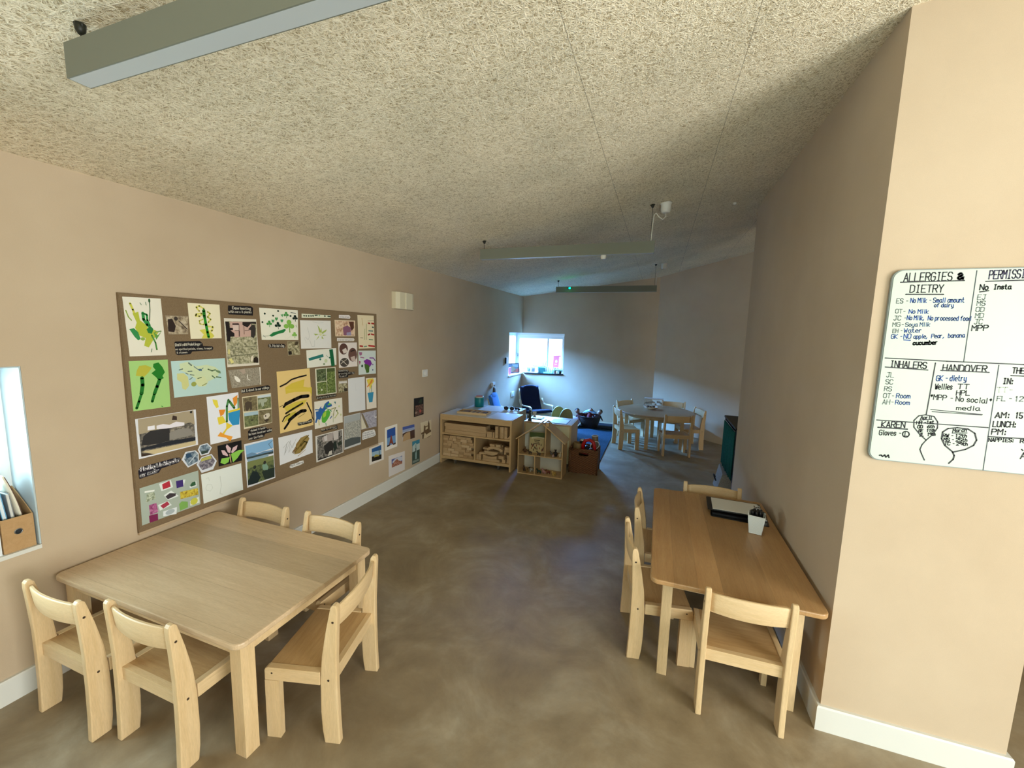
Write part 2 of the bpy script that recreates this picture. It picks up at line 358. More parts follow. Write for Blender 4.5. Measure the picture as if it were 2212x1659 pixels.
gd.box(.76, 3.04, YB - .13, YB - .06, 2.09, 2.15); gd.box(.76, 3.04, YB - .13, YB - .06, 0.002, .08); struct(gd, 'door_1')
bl = MB(WHITE); bl.prism([(XL, 0), (XL + .018, 0), (XL + .018, .108), (XL + .014, .114), (XL, .114)], YB, 7.99, 'Y'); struct(bl, 'baseboard_left')
br = MB(WHITE)
o_, i_ = 0.017, 0
def prof_ring(x, y, dx, dy): return [(x + dx * o_, y + dy * o_, 0), (x + dx * o_, y + dy * o_, .108), (x + dx * .013, y + dy * .013, .115), (x, y, .115), (x, y, 0)]
rings = [prof_ring(XR, 4.44, -1, 0), prof_ring(XR, 1.995, -1, -1), prof_ring(1.385, 1.995, 1, -1), prof_ring(1.385, 4.44, 1, 0)]
vv = [p for r_ in rings for p in r_]; fs = []
for i in range(3):
    for k in range(4): fs.append((i * 5 + k, i * 5 + k + 1, i * 5 + 5 + k + 1, i * 5 + 5 + k))
fs += [(0, 1, 2, 3, 4), (15, 16, 17, 18, 19)]; br.faces(vv, fs); struct(br, 'baseboard_right')

# ------------------------------------------------------------------ windows
def win(name):
    o = bpy.data.objects.new(name, None); COL.objects.link(o); o['kind'] = 'structure'; return o
w1 = win('window_1')   # left wall, beside the pinboard
m = MB(FRAMEW)
m.box(x0 + .02, x0 + .09, W1[0], W1[0] + .06, W1[2], W1[3]); m.box(x0 + .02, x0 + .09, W1[1] - .06, W1[1], W1[2], W1[3])
m.box(x0 + .02, x0 + .09, W1[0] + .06, W1[1] - .06, W1[3] - .06, W1[3]); m.box(x0 + .02, x0 + .09, W1[0] + .06, W1[1] - .06, W1[2], W1[2] + .06); m.build('window_frame', w1)
MB(GLASS).box(x0 + .05, x0 + .056, W1[0] + .06, W1[1] - .06, W1[2] + .06, W1[3] - .06).build('pane', w1)
MB(WHITE).box(x0 + .09, XL + .003, W1[0] + .001, W1[1] - .001, W1[2], W1[2] + .018, bev=.003).build('sill', w1)
m = MB(flat('#b4c3c8', .6)); m.box(x0 + .09, XL - .001, W1[1] - .006, W1[1] - .0005, W1[2] + .02, W1[3]); m.box(x0 + .09, XL - .001, W1[0] + .001, W1[0] + .006, W1[2] + .02, W1[3])
m.box(x0 + .09, XL - .001, W1[0] + .007, W1[1] - .007, W1[3] - .006, W1[3] - .0005); m.build('reveal_lining', w1)
w2 = win('window_2')   # far part of the corner window
fy0 = 8.20; xa, xb = XL - T + .02, W2X; z0_, z1_ = W2Z
m = MB(FRAMEW)
m.box(xa, xa + .06, fy0, fy0 + .07, z0_ + .03, z1_); m.box(xb - .03, xb, fy0, fy0 + .07, z0_ + .03, z1_); m.box(xa + .06, xb - .03, fy0, fy0 + .07, z1_ - .05, z1_); m.box(xa + .06, xb - .03, fy0, fy0 + .07, z0_ + .03, z0_ + .09)
m.build('window_frame', w2)
m = MB(FRAMEW)
m.box(xa + .062, xa + .125, fy0 - .02, fy0 + .05, z0_ + .092, z1_ - .052, bev=.004); m.box(xb - .06, xb - .032, fy0 - .02, fy0 + .05, z0_ + .092, z1_ - .052, bev=.004); m.box(xa + .125, xb - .06, fy0 - .02, fy0 + .05, z1_ - .11, z1_ - .052, bev=.004); m.box(xa + .125, xb - .06, fy0 - .02, fy0 + .05, z0_ + .092, z0_ + .15, bev=.004)
sash = m.build('sash', w2)
m = MB(STEEL); m.box(xa + .085, xa + .103, fy0 - .032, fy0 - .0205, 1.24, 1.30, bev=.003); m.tube([(xa + .094, fy0 - .03, 1.275), (xa + .094, fy0 - .06, 1.275), (xa + .094, fy0 - .065, 1.26), (xa + .094, fy0 - .062, 1.16)], .008); m.build('handle', sash)
MB(GLASS).box(xa + .125, xb - .06, fy0 + .02, fy0 + .026, z0_ + .15, z1_ - .11).build('pane', w2)
MB(flat('#8f9896', .5)).box(-2.165, -2.145, fy0 + .0, fy0 + .018, z0_ + .15, z1_ - .11).build('glazing_bar', w2)
m = MB(flat('#10161c', .35)); m.prism([(-2.59, 7.985), (W2X - .003, 7.985 + .094), (W2X - .003, 8.2), (-2.59, 8.2)], z0_, z0_ + .026, 'Z', bev=.004); m.build('sill', w2)
m = MB(WHITE)
m.hexa([(W2X - .006, fy(W2X) + .002, z0_ + .026), (W2X - .006, fy(W2X) + .002, z1_), (W2X - .006, 8.2, z0_ + .026), (W2X - .006, 8.2, z1_), (W2X - .001, fy(W2X) + .002, z0_ + .026), (W2X - .001, fy(W2X) + .002, z1_), (W2X - .001, 8.2, z0_ + .026), (W2X - .001, 8.2, z1_)])
m.hexa([(XL - .2, 8.002, z1_ - .006), (XL - .2, 8.002, z1_ - .001), (XL - .2, 8.2, z1_ - .006), (XL - .2, 8.2, z1_ - .001), (W2X - .007, fy(W2X) + .002, z1_ - .006), (W2X - .007, fy(W2X) + .002, z1_ - .001), (W2X - .007, 8.2, z1_ - .006), (W2X - .007, 8.2, z1_ - .001)]); m.build('reveal_lining', w2)
w3 = win('window_3')   # left part of the corner window
m = MB(FRAMEW); xo = XL - T + .02
m.box(xo, xo + .06, W2Y, W2Y + .06, z0_ + .03, z1_); m.box(xo, xo + .06, 8.12, 8.198, z0_ + .03, z1_); m.box(xo, xo + .06, W2Y + .06, 8.12, z1_ - .06, z1_); m.box(xo, xo + .06, W2Y + .06, 8.12, z0_ + .03, z0_ + .1); m.build('window_frame', w3)
MB(GLASS).box(xo + .03, xo + .036, W2Y + .06, 8.12, z0_ + .1, z1_ - .06).build('pane', w3)
MB(WHITE).box(xo + .061, XL + .012, W2Y + .002, 8.19, z0_, z0_ + .022, bev=.003).build('sill', w3)
m = MB(WHITE); m.box(xo + .061, XL - .001, W2Y + .0005, W2Y + .006, z0_ + .024, z1_ - .001); m.box(xo + .061, XL - .001, W2Y + .007, 8.0, z1_ - .006, z1_ - .0005); m.build('reveal_lining', w3)

# ------------------------------------------------------------------ child chairs
SCREW = flat('#3a2c20', .4)
def make_chair(name, label, group, Wd=0.395, th=0.028, fl_=0.06):
    t = thing(name, label, 'chair', group=group); h = Wd / 2
    back = [(-.160, 0), (-.1555, .11), (-.153, .245), (-.153, .384), (-.158, .494), (-.163, .585), (-.162, .607), (-.155, .617)]
    front = [(-.143, .617), (-.134, .606), (-.128, .580), (-.112, .506), (-.092, .391), (-.083, .288), (-.082, .14), (-.086, .06), (-.094, 0)]
    for s in (-1, 1):
        a, b = sorted((s * h, s * (h - th)))
        leg = MB(WZ).prism(back + front, a, b, 'X', bev=.005, ang=50).build('rear_leg', t)
        for y, z in ((-.143, .545), (-.118, .288)):
            sc = MB(SCREW); sc.prism([(y + .005 * math.cos(k * .785), z + .005 * math.sin(k * .785)) for k in range(8)], *(sorted((s * (h - .001), s * (h + .0008)))), 'X')
            sc.build('screw', leg)
        MB(WZ).box(a, b, .157 - fl_, .157, 0, .2615, bev=.004).build('front_leg', t)
        rl = MB(WY).prism([(-.0815, .262), (.157, .262), (.157, .306), (.153, .315), (.143, .319), (-.0815, .319)], a, b, 'X', bev=.003, ang=40).build('side_rail', t)
        sc = MB(SCREW); sc.prism([(.125 + .004 * math.cos(k * .785), .295 + .004 * math.sin(k * .785)) for k in range(8)], *(sorted((s * (h - .001), s * (h + .0008)))), 'X'); sc.build('screw', rl)
    i = h - th
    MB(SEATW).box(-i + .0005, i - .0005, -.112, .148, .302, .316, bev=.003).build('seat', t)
    MB(WX).box(-i, i, -.135, -.1125, .262, .317, bev=.003).build('back_rail', t); MB(WX).box(-i, i, .128, .148, .262, .3015, bev=.002).build('front_rail', t)
    m = MB(WX); N_ = 12; rings = []
    for k in range(N_ + 1):
        u = -1 + 2 * k / N_; x = u * i; dy = -.022 * (1 - u * u); dz = .006 * (1 - u * u)
        prof = [(-.148, .503 - dz * .3), (-.136, .503 - dz * .3), (-.1345, .508), (-.1445, .588 + dz), (-.1475, .594 + dz), (-.1545, .594 + dz), (-.158, .588 + dz), (-.1495, .508)]
        rings.append([m.bm.verts.new((x, y + dy + .006, z)) for y, z in prof])
    for k in range(N_):
        for q in range(8):
            f = m.bm.faces.new((rings[k][q], rings[k][(q + 1) % 8], rings[k + 1][(q + 1) % 8], rings[k + 1][q])); f.smooth = q in (2, 6, 3, 5)
    m.bm.faces.new(rings[0][::-1]); m.bm.faces.new(rings[-1]); m.build('backrest', t)
    return t
GL, GR, GO = 'child chairs at the left table', 'child chairs at the right table', 'child chairs around the round table'
c0 = make_chair('child_chair', 'pale wooden child chair at near end of left table, beside the wall', GL)
c0.location = (-2.2635, .978, 0)
def put(src, label, group, x, y, rz):
    c = copy_tree(src); c.location = (x, y, 0); c.rotation_euler = (0, 0, R(rz)); c['label'] = label; c['group'] = group; return c
put(c0, 'pale wooden child chair nearest the camera, at near edge of left table', GL, -1.7975, 1.025, 0)
put(c0, 'wooden child chair pulled out sideways at the open right side of left table', GL, -1.334, 1.3255, 104.5)
put(c0, 'wooden child chair behind left table, tucked against wall under the brown board', GL, -2.262, 1.632, 180)
put(c0, 'wooden child chair behind left table with its bright back beside the open floor', GL, -1.730, 1.640, 180)
slim = make_chair('child_chair', 'slim wooden child chair with scuffed back, at near end of right table', GR, .352, .024, .034)
slim.location = (.437, 2.028, 0); slim.rotation_euler = (0, 0, R(1.5))
put(c0, 'wooden child chair on the left side of right table, nearer of two', GR, .068, 2.310, -80)
put(c0, 'wooden child chair on the left side of right table, farther of two', GR, .085, 2.828, -90)
put(c0, 'wooden child chair beyond the far end of right table, only its top rail showing', GR, .445, 3.143, 180)
put(c0, 'wooden child chair at the near left of round table, side lit by window', GO, -.405, 6.475, -69)
put(c0, 'wooden child chair at the far left of round table, brown back to the far wall', GO, -.385, 7.215, -128)
put(c0, 'wooden child chair at the back of round table, behind the clear box', GO, .285, 7.43, 172)
put(c0, 'wooden child chair at the right of round table, beside the pale angled wall', GO, .535, 6.90, 108)
put(c0, 'wooden child chair in front of round table, its dark back towards the camera', GO, .300, 6.345, 14)

# ------------------------------------------------------------------ tables
def rrect(x0, x1, y0, y1, r, n=6):
    o = []
    for cx, cy, a0 in ((x1 - r, y1 - r, 0), (x0 + r, y1 - r, 90), (x0 + r, y0 + r, 180), (x1 - r, y0 + r, 270)):
        o += [(cx + r * math.cos(R(a0 + 90 * k / n)), cy + r * math.sin(R(a0 + 90 * k / n))) for k in range(n + 1)]
    return o
def table(label, x0, x1, y0, y1, h, top, ins, leg, railm):
    cx, cy = (x0 + x1) / 2, (y0 + y1) / 2; a, b = (x1 - x0) / 2, (y1 - y0) / 2
    t = thing('activity_table', label, 'table', (cx, cy, 0))
    MB(top).prism(rrect(-a, a, -b, b, .038), h - .024, h, 'Z', bev=.006, ang=60).build('tabletop', t)
    ix, iy = ins; m = MB(railm)
    m.box(-a + ix + .015, a - ix - .015, -b + iy + .012, -b + iy + .032, h - .085, h - .0245); m.box(-a + ix + .015, a - ix - .015, b - iy - .032, b - iy - .012, h - .085, h - .0245)
    m.box(-a + ix + .012, -a + ix + .032, -b + iy + .033, b - iy - .033, h - .085, h - .0245); m.box(a - ix - .032, a - ix - .012, -b + iy + .033, b - iy - .033, h - .085, h - .0245); m.build('apron', t)
    for sx in (-1, 1):
        for sy in (-1, 1):
            px, py = sx * (a - ix), sy * (b - iy); X0, X1 = sorted((px, px - sx * leg[0])); Y0, Y1 = sorted((py, py - sy * leg[1]))
            MB(WZ).box(X0, X1, Y0, Y1, 0, h - .0245, bev=.005).build('leg', t)
    return t
table('beech child table with pale sheen against the left wall, under the brown board', -2.624, -1.402, .968, 1.735, .515, TOPX, (.03, .03), (.058, .058), WX)
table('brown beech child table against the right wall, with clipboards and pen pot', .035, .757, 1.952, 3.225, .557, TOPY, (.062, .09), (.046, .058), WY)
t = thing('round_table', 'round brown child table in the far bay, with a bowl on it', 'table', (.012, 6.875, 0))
MB(RNDT).lathe([(.570, .518), (.582, .522), (.585, .530), (.582, .538), (.572, .542)], n=64).build('tabletop', t)
m = MB(WX); m.lathe([(.42, .455), (.44, .455), (.44, .5175), (.42, .5175)], n=40, caps=False); m.build('apron', t)
for x, y in ((-.10, -.44), (-.03, .42), (-.435, .0), (.40, -.22)):
    MB(WZ).box(x - .027, x + .027, y - .027, y + .027, 0, .5175, bev=.004).build('leg', t)

# ------------------------------------------------------------------ things on the tables
t = thing('mixing_bowl', 'shallow pale bowl of small brown pieces on the round table', 'bowl', (-.06, 6.95, .5425))
MB(flat('#e8dfcc', .35)).lathe([(.05, 0), (.085, .012), (.115, .04), (.118, .046), (.108, .042), (.075, .018), (.0, .014)], n=28, caps=False).build('dish', t)
m = MB(flat('#5a4636', .7), flat('#a89878', .7))
for k in range(26):
    a = rnd.uniform(0, 6.28); r_ = rnd.uniform(0, .085); m.ball((r_ * math.cos(a), r_ * math.sin(a), .030 + rnd.uniform(0, .016)), rnd.uniform(.010, .017), m=k % 2, n=7, k=5)
tag(m.build('filling', t), kind='stuff')
t = thing('storage_box', 'clear plastic box standing at the back of the round table', 'box', (-.02, 7.27, .5425), -3)
MB(clear_plastic('clear_acrylic', (.9, .93, .95, 1), .22)).box(-.15, .15, -.05, .05, .0, .125, bev=.006).build('body', t)
m = MB(flat('#d9dcdc', .3)); m.box(-.155, .155, -.055, .055, .1255, .137, bev=.004); m.box(-.157, -.1515, -.05, .05, .0, .125); m.build('lid', t)
m = MB(flat('#9aa0a4', .5))
for k in range(9): m.ball((-.12 + .03 * k, rnd.uniform(-.02, .02), .035 + rnd.uniform(0, .05)), .018, m=0, n=8, k=5)
tag(m.build('contents', t), kind='stuff')

HZ = .5575
def clipboard(label, loc, rz):
    t = thing('clipboard', label, 'clipboard', loc, rz, 'black clipboards on the right table')
    MB(flat('#0c0c0e', .35)).prism(rrect(-.165, .165, -.118, .118, .012), 0, .004, 'Z', bev=.001).build('board', t)
    m = MB(CHROME); m.box(.120, .158, -.055, .055, .0075, .012, bev=.002); m.tube([(.150, -.05, .014), (.150, .05, .014)], .006); m.tube([(.135, -.022, .012), (.128, -.022, .022), (.150, -.022, .026)], .0035); m.tube([(.135, .022, .012), (.128, .022, .022), (.150, .022, .026)], .0035); m.build('clip', t)
    return t
clipboard('black clipboard at the bottom of the stack by the right wall', (.565, 2.930, HZ), -6)
cb = clipboard('upper black clipboard holding white paper, by the right wall', (.545, 2.975, HZ + .0285), -3)
MB(flat('#e0e0dc', .6)).box(-.135, .149, -.103, .103, .0045, .0068).build('paper', cb)
p = MB(flat('#16161a', .4)).box(-.15, .11, -.10, .10, 0, .0115, bev=.002).build('document_wallet', None, (.560, 2.945, HZ + .0045), (0, 0, R(-5)))
tag(p, 'black document wallet between the two stacked clipboards', 'wallet')
# pen pot
t = thing('pen_pot', 'square white mesh pot full of black pens on the right table', 'pot', (.618, 2.690, HZ), -14)
def taper(m, w0, w1, z0, z1, mi=0):
    m.hexa([(-w0, -w0, z0), (-w1, -w1, z1), (-w0, w0, z0), (-w1, w1, z1), (w0, -w0, z0), (w1, -w1, z1), (w0, w0, z0), (w1, w1, z1)], mi)
MESHW, N_, L_, B_ = newmat('white_wire_mesh'); v_ = texco(N_, L_)
s_ = N_.new('ShaderNodeSeparateXYZ'); L_.new(v_, s_.inputs[0])
g_ = math_n(N_, L_, 'ABSOLUTE', math_n(N_, L_, 'SINE', math_n(N_, L_, 'MULTIPLY', s_.outputs[2], 900))); g2_ = math_n(N_, L_, 'ABSOLUTE', math_n(N_, L_, 'SINE', math_n(N_, L_, 'MULTIPLY', math_n(N_, L_, 'ADD', s_.outputs[0], s_.outputs[1]), 900)))
r_ = ramp(N_, [(0.25, (.50, .55, .55)), (0.75, (.84, .90, .89))]); L_.new(math_n(N_, L_, 'MAXIMUM', g_, g2_), r_.inputs[0]); L_.new(r_.outputs[0], B_.inputs['Base Color']); B_.inputs['Roughness'].default_value = .4
m = MB(MESHW); w0, w1, hh = .032, .043, .112
for sx, sy in ((1, 0), (-1, 0), (0, 1), (0, -1)):
    def P(u, w, z, d): return (sx * (w - d) + sy * u * (w - .001), sy * (w - d) + sx * u * (w - .001), z)
    m.hexa([P(-1, w0, .003, .001), P(-1, w1, hh, .001), P(-1, w0, .003, 0), P(-1, w1, hh, 0), P(1, w0, .003, .001), P(1, w1, hh, .001), P(1, w0, .003, 0), P(1, w1, hh, 0)])
m.build('mesh_side', t)
m = MB(flat('#eef2f0', .35)); m.tube([(-w1, -w1, hh), (w1, -w1, hh), (w1, w1, hh), (-w1, w1, hh), (-w1, -w1, hh)], .0024, 6); m.tube([(-w0, -w0, .003), (w0, -w0, .003), (w0, w0, .003), (-w0, w0, .003), (-w0, -w0, .003)], .0024, 6)
for sx in (-1, 1):
    for sy in (-1, 1): m.tube([(sx * w0, sy * w0, .003), (sx * w1, sy * w1, hh)], .002, 6)
m.box(-w0, w0, -w0, w0, 0.0005, .002); m.build('wire_frame', t)
pen = None
for k in range(18):
    a = k * 2.4; r_ = .0085 * math.sqrt(k + .5); lx, ly = r_ * math.cos(a) * .55, r_ * math.sin(a) * .55; x, y = r_ * math.cos(a) * .55 + rnd.uniform(-.008, .008), r_ * math.sin(a) * .55 + rnd.uniform(-.008, .008); hgt = .13
    if pen is None:
        pen = thing('marker_pen', '', 'pen'); MB(BLACK).tube([(0, 0, 0), (0, 0, .095)], .0062, 8).build('barrel', pen); MB(flat('#1a1a1c', .3)).tube([(0, 0, .0955), (0, 0, .13), (0, 0, .134)], [.0068, .0068, .004], 8).build('cap', pen); o = pen
    else: o = copy_tree(pen)
    o.location = (.618 + lx, 2.690 + ly, HZ + .004); d = Vector((x * .62, y * .62, hgt)); o.rotation_euler = Vector((0, 0, 1)).rotation_difference(d.normalized()).to_euler()
    o['label'] = 'black marker pen standing in the white mesh pot'; o['group'] = 'black pens in the mesh pot'

# ------------------------------------------------------------------ shelf unit with blocks
def carcass(t, x0, x1, y0, y1, h, top_m, back=True):
    th = .022
    MB(PLYZ).box(x0, x0 + th, y0, y1, 0, h - th, bev=.002).build('side_panel', t); MB(PLYZ).box(x1 - th, x1, y0, y1, 0, h - th, bev=.002).build('side_panel', t)
    m = MB(PLYX); m.box(x0, x1, y0, y1, h - th + .0003, h, bev=.003); m.build('worktop', t)
    if top_m: MB(top_m).box(x0 + .015, x1 - .012, y0 + .015, y1 - .012, h + .0003, h + .003).build('white_laminate', t)
    if back: MB(PLYX).box(x0 + th, x1 - th, y1 - .016, y1 - .004, .06, h - th).build('back_panel', t)
LAMW = flat('#cfd2d0', .22)
X0, X1, Y0, Y1, HH = -2.612, -1.626, 4.59, 5.045, .648
u = thing('shelf_cabinet', 'wheeled wooden shelf cabinet packed with blocks, against the left wall', 'cabinet', (0, 0, 0))
u.location = ((X0 + X1) / 2, (Y0 + Y1) / 2, 0); ox, oy = u.location.x, u.location.y
carcass(u, X0 - ox, X1 - ox, Y0 - oy, Y1 - oy, HH, LAMW)
MB(PLYX).box(X0 + .022 - ox, X1 - .022 - ox, Y0 + .004 - oy, Y0 + .022 - oy, HH - .072, HH - .0225, bev=.002).build('front_rail', u)
MB(PLYX).box(X0 + .022 - ox, X1 - .022 - ox, Y0 + .006 - oy, Y1 - .017 - oy, .386, .404, bev=.002).build('shelf', u)
MB(PLYX).box(X0 + .022 - ox, X1 - .022 - ox, Y0 + .004 - oy, Y1 - .017 - oy, .062, .096, bev=.002).build('bottom_board', u)
MB(PLYZ).box(-2.131 - ox, -2.109 - ox, Y0 + .006 - oy, Y1 - .017 - oy, .0965, .3855, bev=.002).build('divider', u)
for x in (-2.41, -1.80):
    for y in (Y0 + .04, Y1 - .07):
        c = MB(STEEL); c.box(x - .018 - ox, x + .018 - ox, y - .014 - oy, y + .018 - oy, .045, .0615, bev=.002); c.tube([(x - ox - .014, y - oy, .05), (x - ox - .014, y - oy, .024)], .004, 6); c = c.build('caster', u)
        MB(flat('#55504a', .5)).prism([(y - oy + .024 * math.cos(a * .5236), .0242 + .024 * math.sin(a * .5236)) for a in range(12)], x - ox - .011, x - ox + .011, 'X', bev=.003, ang=40).build('wheel', c)
u2 = thing('shelf_cabinet', 'second low cabinet with white top, back to back behind the block shelves', 'cabinet', (-2.13, 5.275, 0))
carcass(u2, -.40, .40, -.222, .215, .645, LAMW)
MB(PLYX).box(-.378, .378, -.2, .198, .06, .085).build('bottom_board', u2); MB(PLYX).box(-.378, .378, -.2, .198, .36, .38).build('shelf', u2)
u3 = thing('shelf_cabinet', 'low cabinet with white top and plain cream back, behind the dollhouse', 'cabinet', (-1.298, 5.27, 0))
carcass(u3, -.318, .318, -.222, .222, .562, LAMW, False)
MB(flat('#d8cda2', .6)).box(-.296, .296, -.214, -.204, .05, .5395).build('back_panel', u3); MB(PLYX).box(-.296, .296, -.2, .21, .05, .07).build('bottom_board', u3); MB(PLYX).box(-.296, .296, -.2, .21, .29, .31).build('shelf', u3)

# blocks, each one its own thing
def blk(mb, label, group, loc, rot=(0, 0, 0), name='building_block', cat='block'):
    o = mb.build(name, None, loc, rot); return tag(o, label, cat, group)
def rot_c(o, loc, rot=(0, 0, 0)):
    c = o.copy(); COL.objects.link(c); c.location = loc; c.rotation_euler = rot; return c
G1 = 'long planks on the top shelf'
pl = blk(MB(BLOCK).box(-.292, .292, -.07, .07, 0, .0422, bev=.005), 'long wooden plank, lowest of three stacked on the upper shelf', G1, (-2.268, 4.685, .4042))
q = rot_c(pl, (-2.264, 4.691, .4472)); q['label'] = 'long wooden plank, middle of three stacked on the upper shelf'
q = rot_c(pl, (-2.271, 4.684, .4902)); q['label'] = 'long wooden plank, topmost of three stacked on the upper shelf'
q = rot_c(pl, (-2.268, 4.86, .4042)); q['label'] = 'long wooden plank lying behind the stack of three on the upper shelf'
blk(MB(BLOCK).box(-.035, .035, -.06, .06, 0, .072, bev=.003), 'square wooden block right of the long planks on the upper shelf', 'short blocks on the upper shelf', (-1.928, 4.675, .4042))
blk(MB(BLOCK).box(-.010, .010, -.06, .06, 0, .070, bev=.003), 'thin wooden slip beside the square block on the upper shelf', 'short blocks on the upper shelf', (-1.872, 4.675, .4042))
up = blk(MB(BLOCK).box(-.018, .018, -.07, .07, 0, .150, bev=.003), 'upright wooden plank left of the round pillar on upper shelf', 'upright blocks on the upper shelf', (-1.835, 4.69, .4042))
blk(MB(BLOCK).lathe([(.034, 0), (.036, .002), (.036, .146), (.034, .148)], n=24), 'upright round wooden pillar on the upper shelf', 'upright blocks on the upper shelf', (-1.773, 4.66, .4042))
q = rot_c(up, (-1.712, 4.69, .4042)); q['label'] = 'upright wooden plank right of the round pillar on upper shelf'
blk(MB(BLOCK).prism([(-.035, 0), (.035, 0), (.015, .062)], -.05, .05, 'Y', bev=.002), 'triangular wooden block at the right end of the upper shelf', 'short blocks on the upper shelf', (-1.665, 4.67, .4042))
x, zrow = -2.585, .0964
brick = {}
for row in range(8):
    x = -2.585 + (0.004 if row % 2 else 0); k = 0
    while x < -2.19:
        w = rnd.choice((.055, .072, .11, .09)); w = min(w, -2.136 - x)
        if w < .03: break
        dy = rnd.choice((0, .004, .012, .024)); bm_ = rnd.choice((BLOCK, BLOCK, BLOCKL, BLOCKD)); key = (round(w, 3), bm_.name)
        if key not in brick:
            o = brick[key] = blk(MB(bm_).box(0.0015, w - .0025, -.06, .06, 0, .0332, bev=.0035), '', '', (0, 0, 0))
        else: o = rot_c(brick[key], (0, 0, 0))
        o.location = (x, 4.672 + dy, zrow); o['label'] = 'pale wooden brick in the tight stack in lower left compartment of shelf cabinet'; o['group'] = 'bricks stacked in the lower left compartment'
        x += w
    zrow += .0338
G2 = 'mixed blocks in the lower right compartment'
def arc(r0_, r1_, a0, a1, w=.06, n=10):
    pts = [(r1_ * math.cos(R(a0 + (a1 - a0) * k / n)), r1_ * math.sin(R(a0 + (a1 - a0) * k / n))) for k in range(n + 1)] + [(r0_ * math.cos(R(a1 - (a1 - a0) * k / n)), r0_ * math.sin(R(a1 - (a1 - a0) * k / n))) for k in range(n + 1)]
    zmin = min(p[1] for p in pts); return MB(BLOCK).prism([(a, b - zmin) for a, b in pts], -w / 2, w / 2, 'Y', bev=.002, ang=40)
yb = 4.655; zb = .0964
for lab, mb, lo, rt in (
    ('long flat wooden block at the bottom of the mixed pile, lower right compartment', MB(BLOCK).box(-.115, .115, -.04, .04, 0, .030, bev=.002), (-1.900, yb, zb), (0, 0, 0)),
    ('small square wooden block at the bottom right of mixed pile', MB(BLOCK).box(-.022, .022, -.03, .03, 0, .044, bev=.002), (-1.735, yb, zb), (0, 0, 0)),
    ('upright wooden block standing at the left of the mixed pile', MB(BLOCK).box(-.018, .018, -.03, .03, 0, .075, bev=.002), (-2.060, yb, zb), (0, 0, 0)),
    ('narrow upright wooden block against the divider left of mixed pile', MB(BLOCK).box(-.012, .012, -.03, .03, 0, .072, bev=.002), (-2.092, yb, zb), (0, 0, 0)),
    ('wooden cube at lower right corner of the mixed pile', MB(BLOCK).box(-.018, .018, -.03, .03, 0, .036, bev=.002), (-1.672, yb, zb), (0, 0, 0)),
    ('wooden cube set on the corner cube at the right of mixed pile', MB(BLOCK).box(-.018, .018, -.03, .03, 0, .036, bev=.002), (-1.674, yb, zb + .0365), (0, 0, R(5))),
    ('wooden cube, third up at the right of mixed pile', MB(BLOCK).box(-.017, .017, -.03, .03, 0, .034, bev=.002), (-1.672, yb, zb + .073), (0, 0, R(-4))),
    ('wooden block with hollowed top, middle of the mixed pile', MB(BLOCK).prism([(-.095, 0), (.095, 0), (.095, .045), (.06, .037), (.02, .030), (-.02, .030), (-.06, .037), (-.095, .045)], -.035, .035, 'Y', bev=.002), (-1.920, yb, zb + .0305), (0, 0, 0)),
    ('short wooden block lying right of the hollowed block in mixed pile', MB(BLOCK).box(-.035, .035, -.03, .03, 0, .040, bev=.002), (-1.768, yb, zb + .0445), (0, 0, 0)),
    ('half round wooden block with flat top, centre of the mixed pile', MB(BLOCK).prism([(-.10, .05), (-.08, .022), (-.05, .006), (-.02, 0), (.02, 0), (.05, .006), (.08, .022), (.10, .05)], -.035, .035, 'Y', bev=.002), (-1.905, yb + .004, zb + .076), (0, 0, 0)),
    ('arched wooden block bridging the upper part of the mixed pile', arc(.14, .175, 50, 130), (-1.862, yb + .006, zb + .127), (0, 0, 0)),
    ('wooden rod end lying left in the mixed pile', MB(BLOCK).box(-.045, .045, -.03, .03, 0, .024, bev=.004), (-2.03, yb + .012, zb + .0755), (0, 0, R(10))),
    ('slanted wooden block at the upper left of mixed pile', MB(BLOCK).box(-.042, .042, -.03, .03, 0, .026, bev=.002), (-1.995, yb + .05, zb + .128), (0, 0, R(4))),
    ('wooden block on top of the mixed pile, left of the two topmost', MB(BLOCK).box(-.034, .034, -.028, .028, 0, .034, bev=.002), (-1.895, yb + .01, zb + .1865), (0, 0, R(-6))),
    ('wooden block on top of the mixed pile, right of the two topmost', MB(BLOCK).box(-.030, .030, -.028, .028, 0, .036, bev=.002), (-1.818, yb + .01, zb + .1865), (0, 0, R(8))),
    ('square wooden block high at the right of mixed pile', MB(BLOCK).box(-.033, .033, -.03, .03, 0, .062, bev=.002), (-1.695, yb + .008, zb + .1385), (0, 0, R(3))),
    ('cylinder shaped wooden block under the high square block, right', MB(BLOCK).prism([(.016 * math.cos(k * .5236), .016 + .016 * math.sin(k * .5236)) for k in range(12)], -.03, .03, 'Y', bev=.002, ang=40), (-1.716, yb, zb + .1075), (0, 0, 0)),
): blk(mb, lab, G2, lo, rt)
# supports at the back of the pile
bb = blk(MB(BLOCK).box(-.06, .06, -.05, .05, 0, .062, bev=.003), 'wooden block in the shadow behind the mixed pile', 'blocks behind the mixed pile', (-2.0, 4.80, zb))
for lo in ((-1.86, 4.80, zb), (-1.72, 4.80, zb), (-1.99, 4.80, zb + .0625), (-1.85, 4.80, zb + .0625), (-1.72, 4.80, zb + .0625), (-1.85, 4.80, zb + .125)): rot_c(bb, lo)

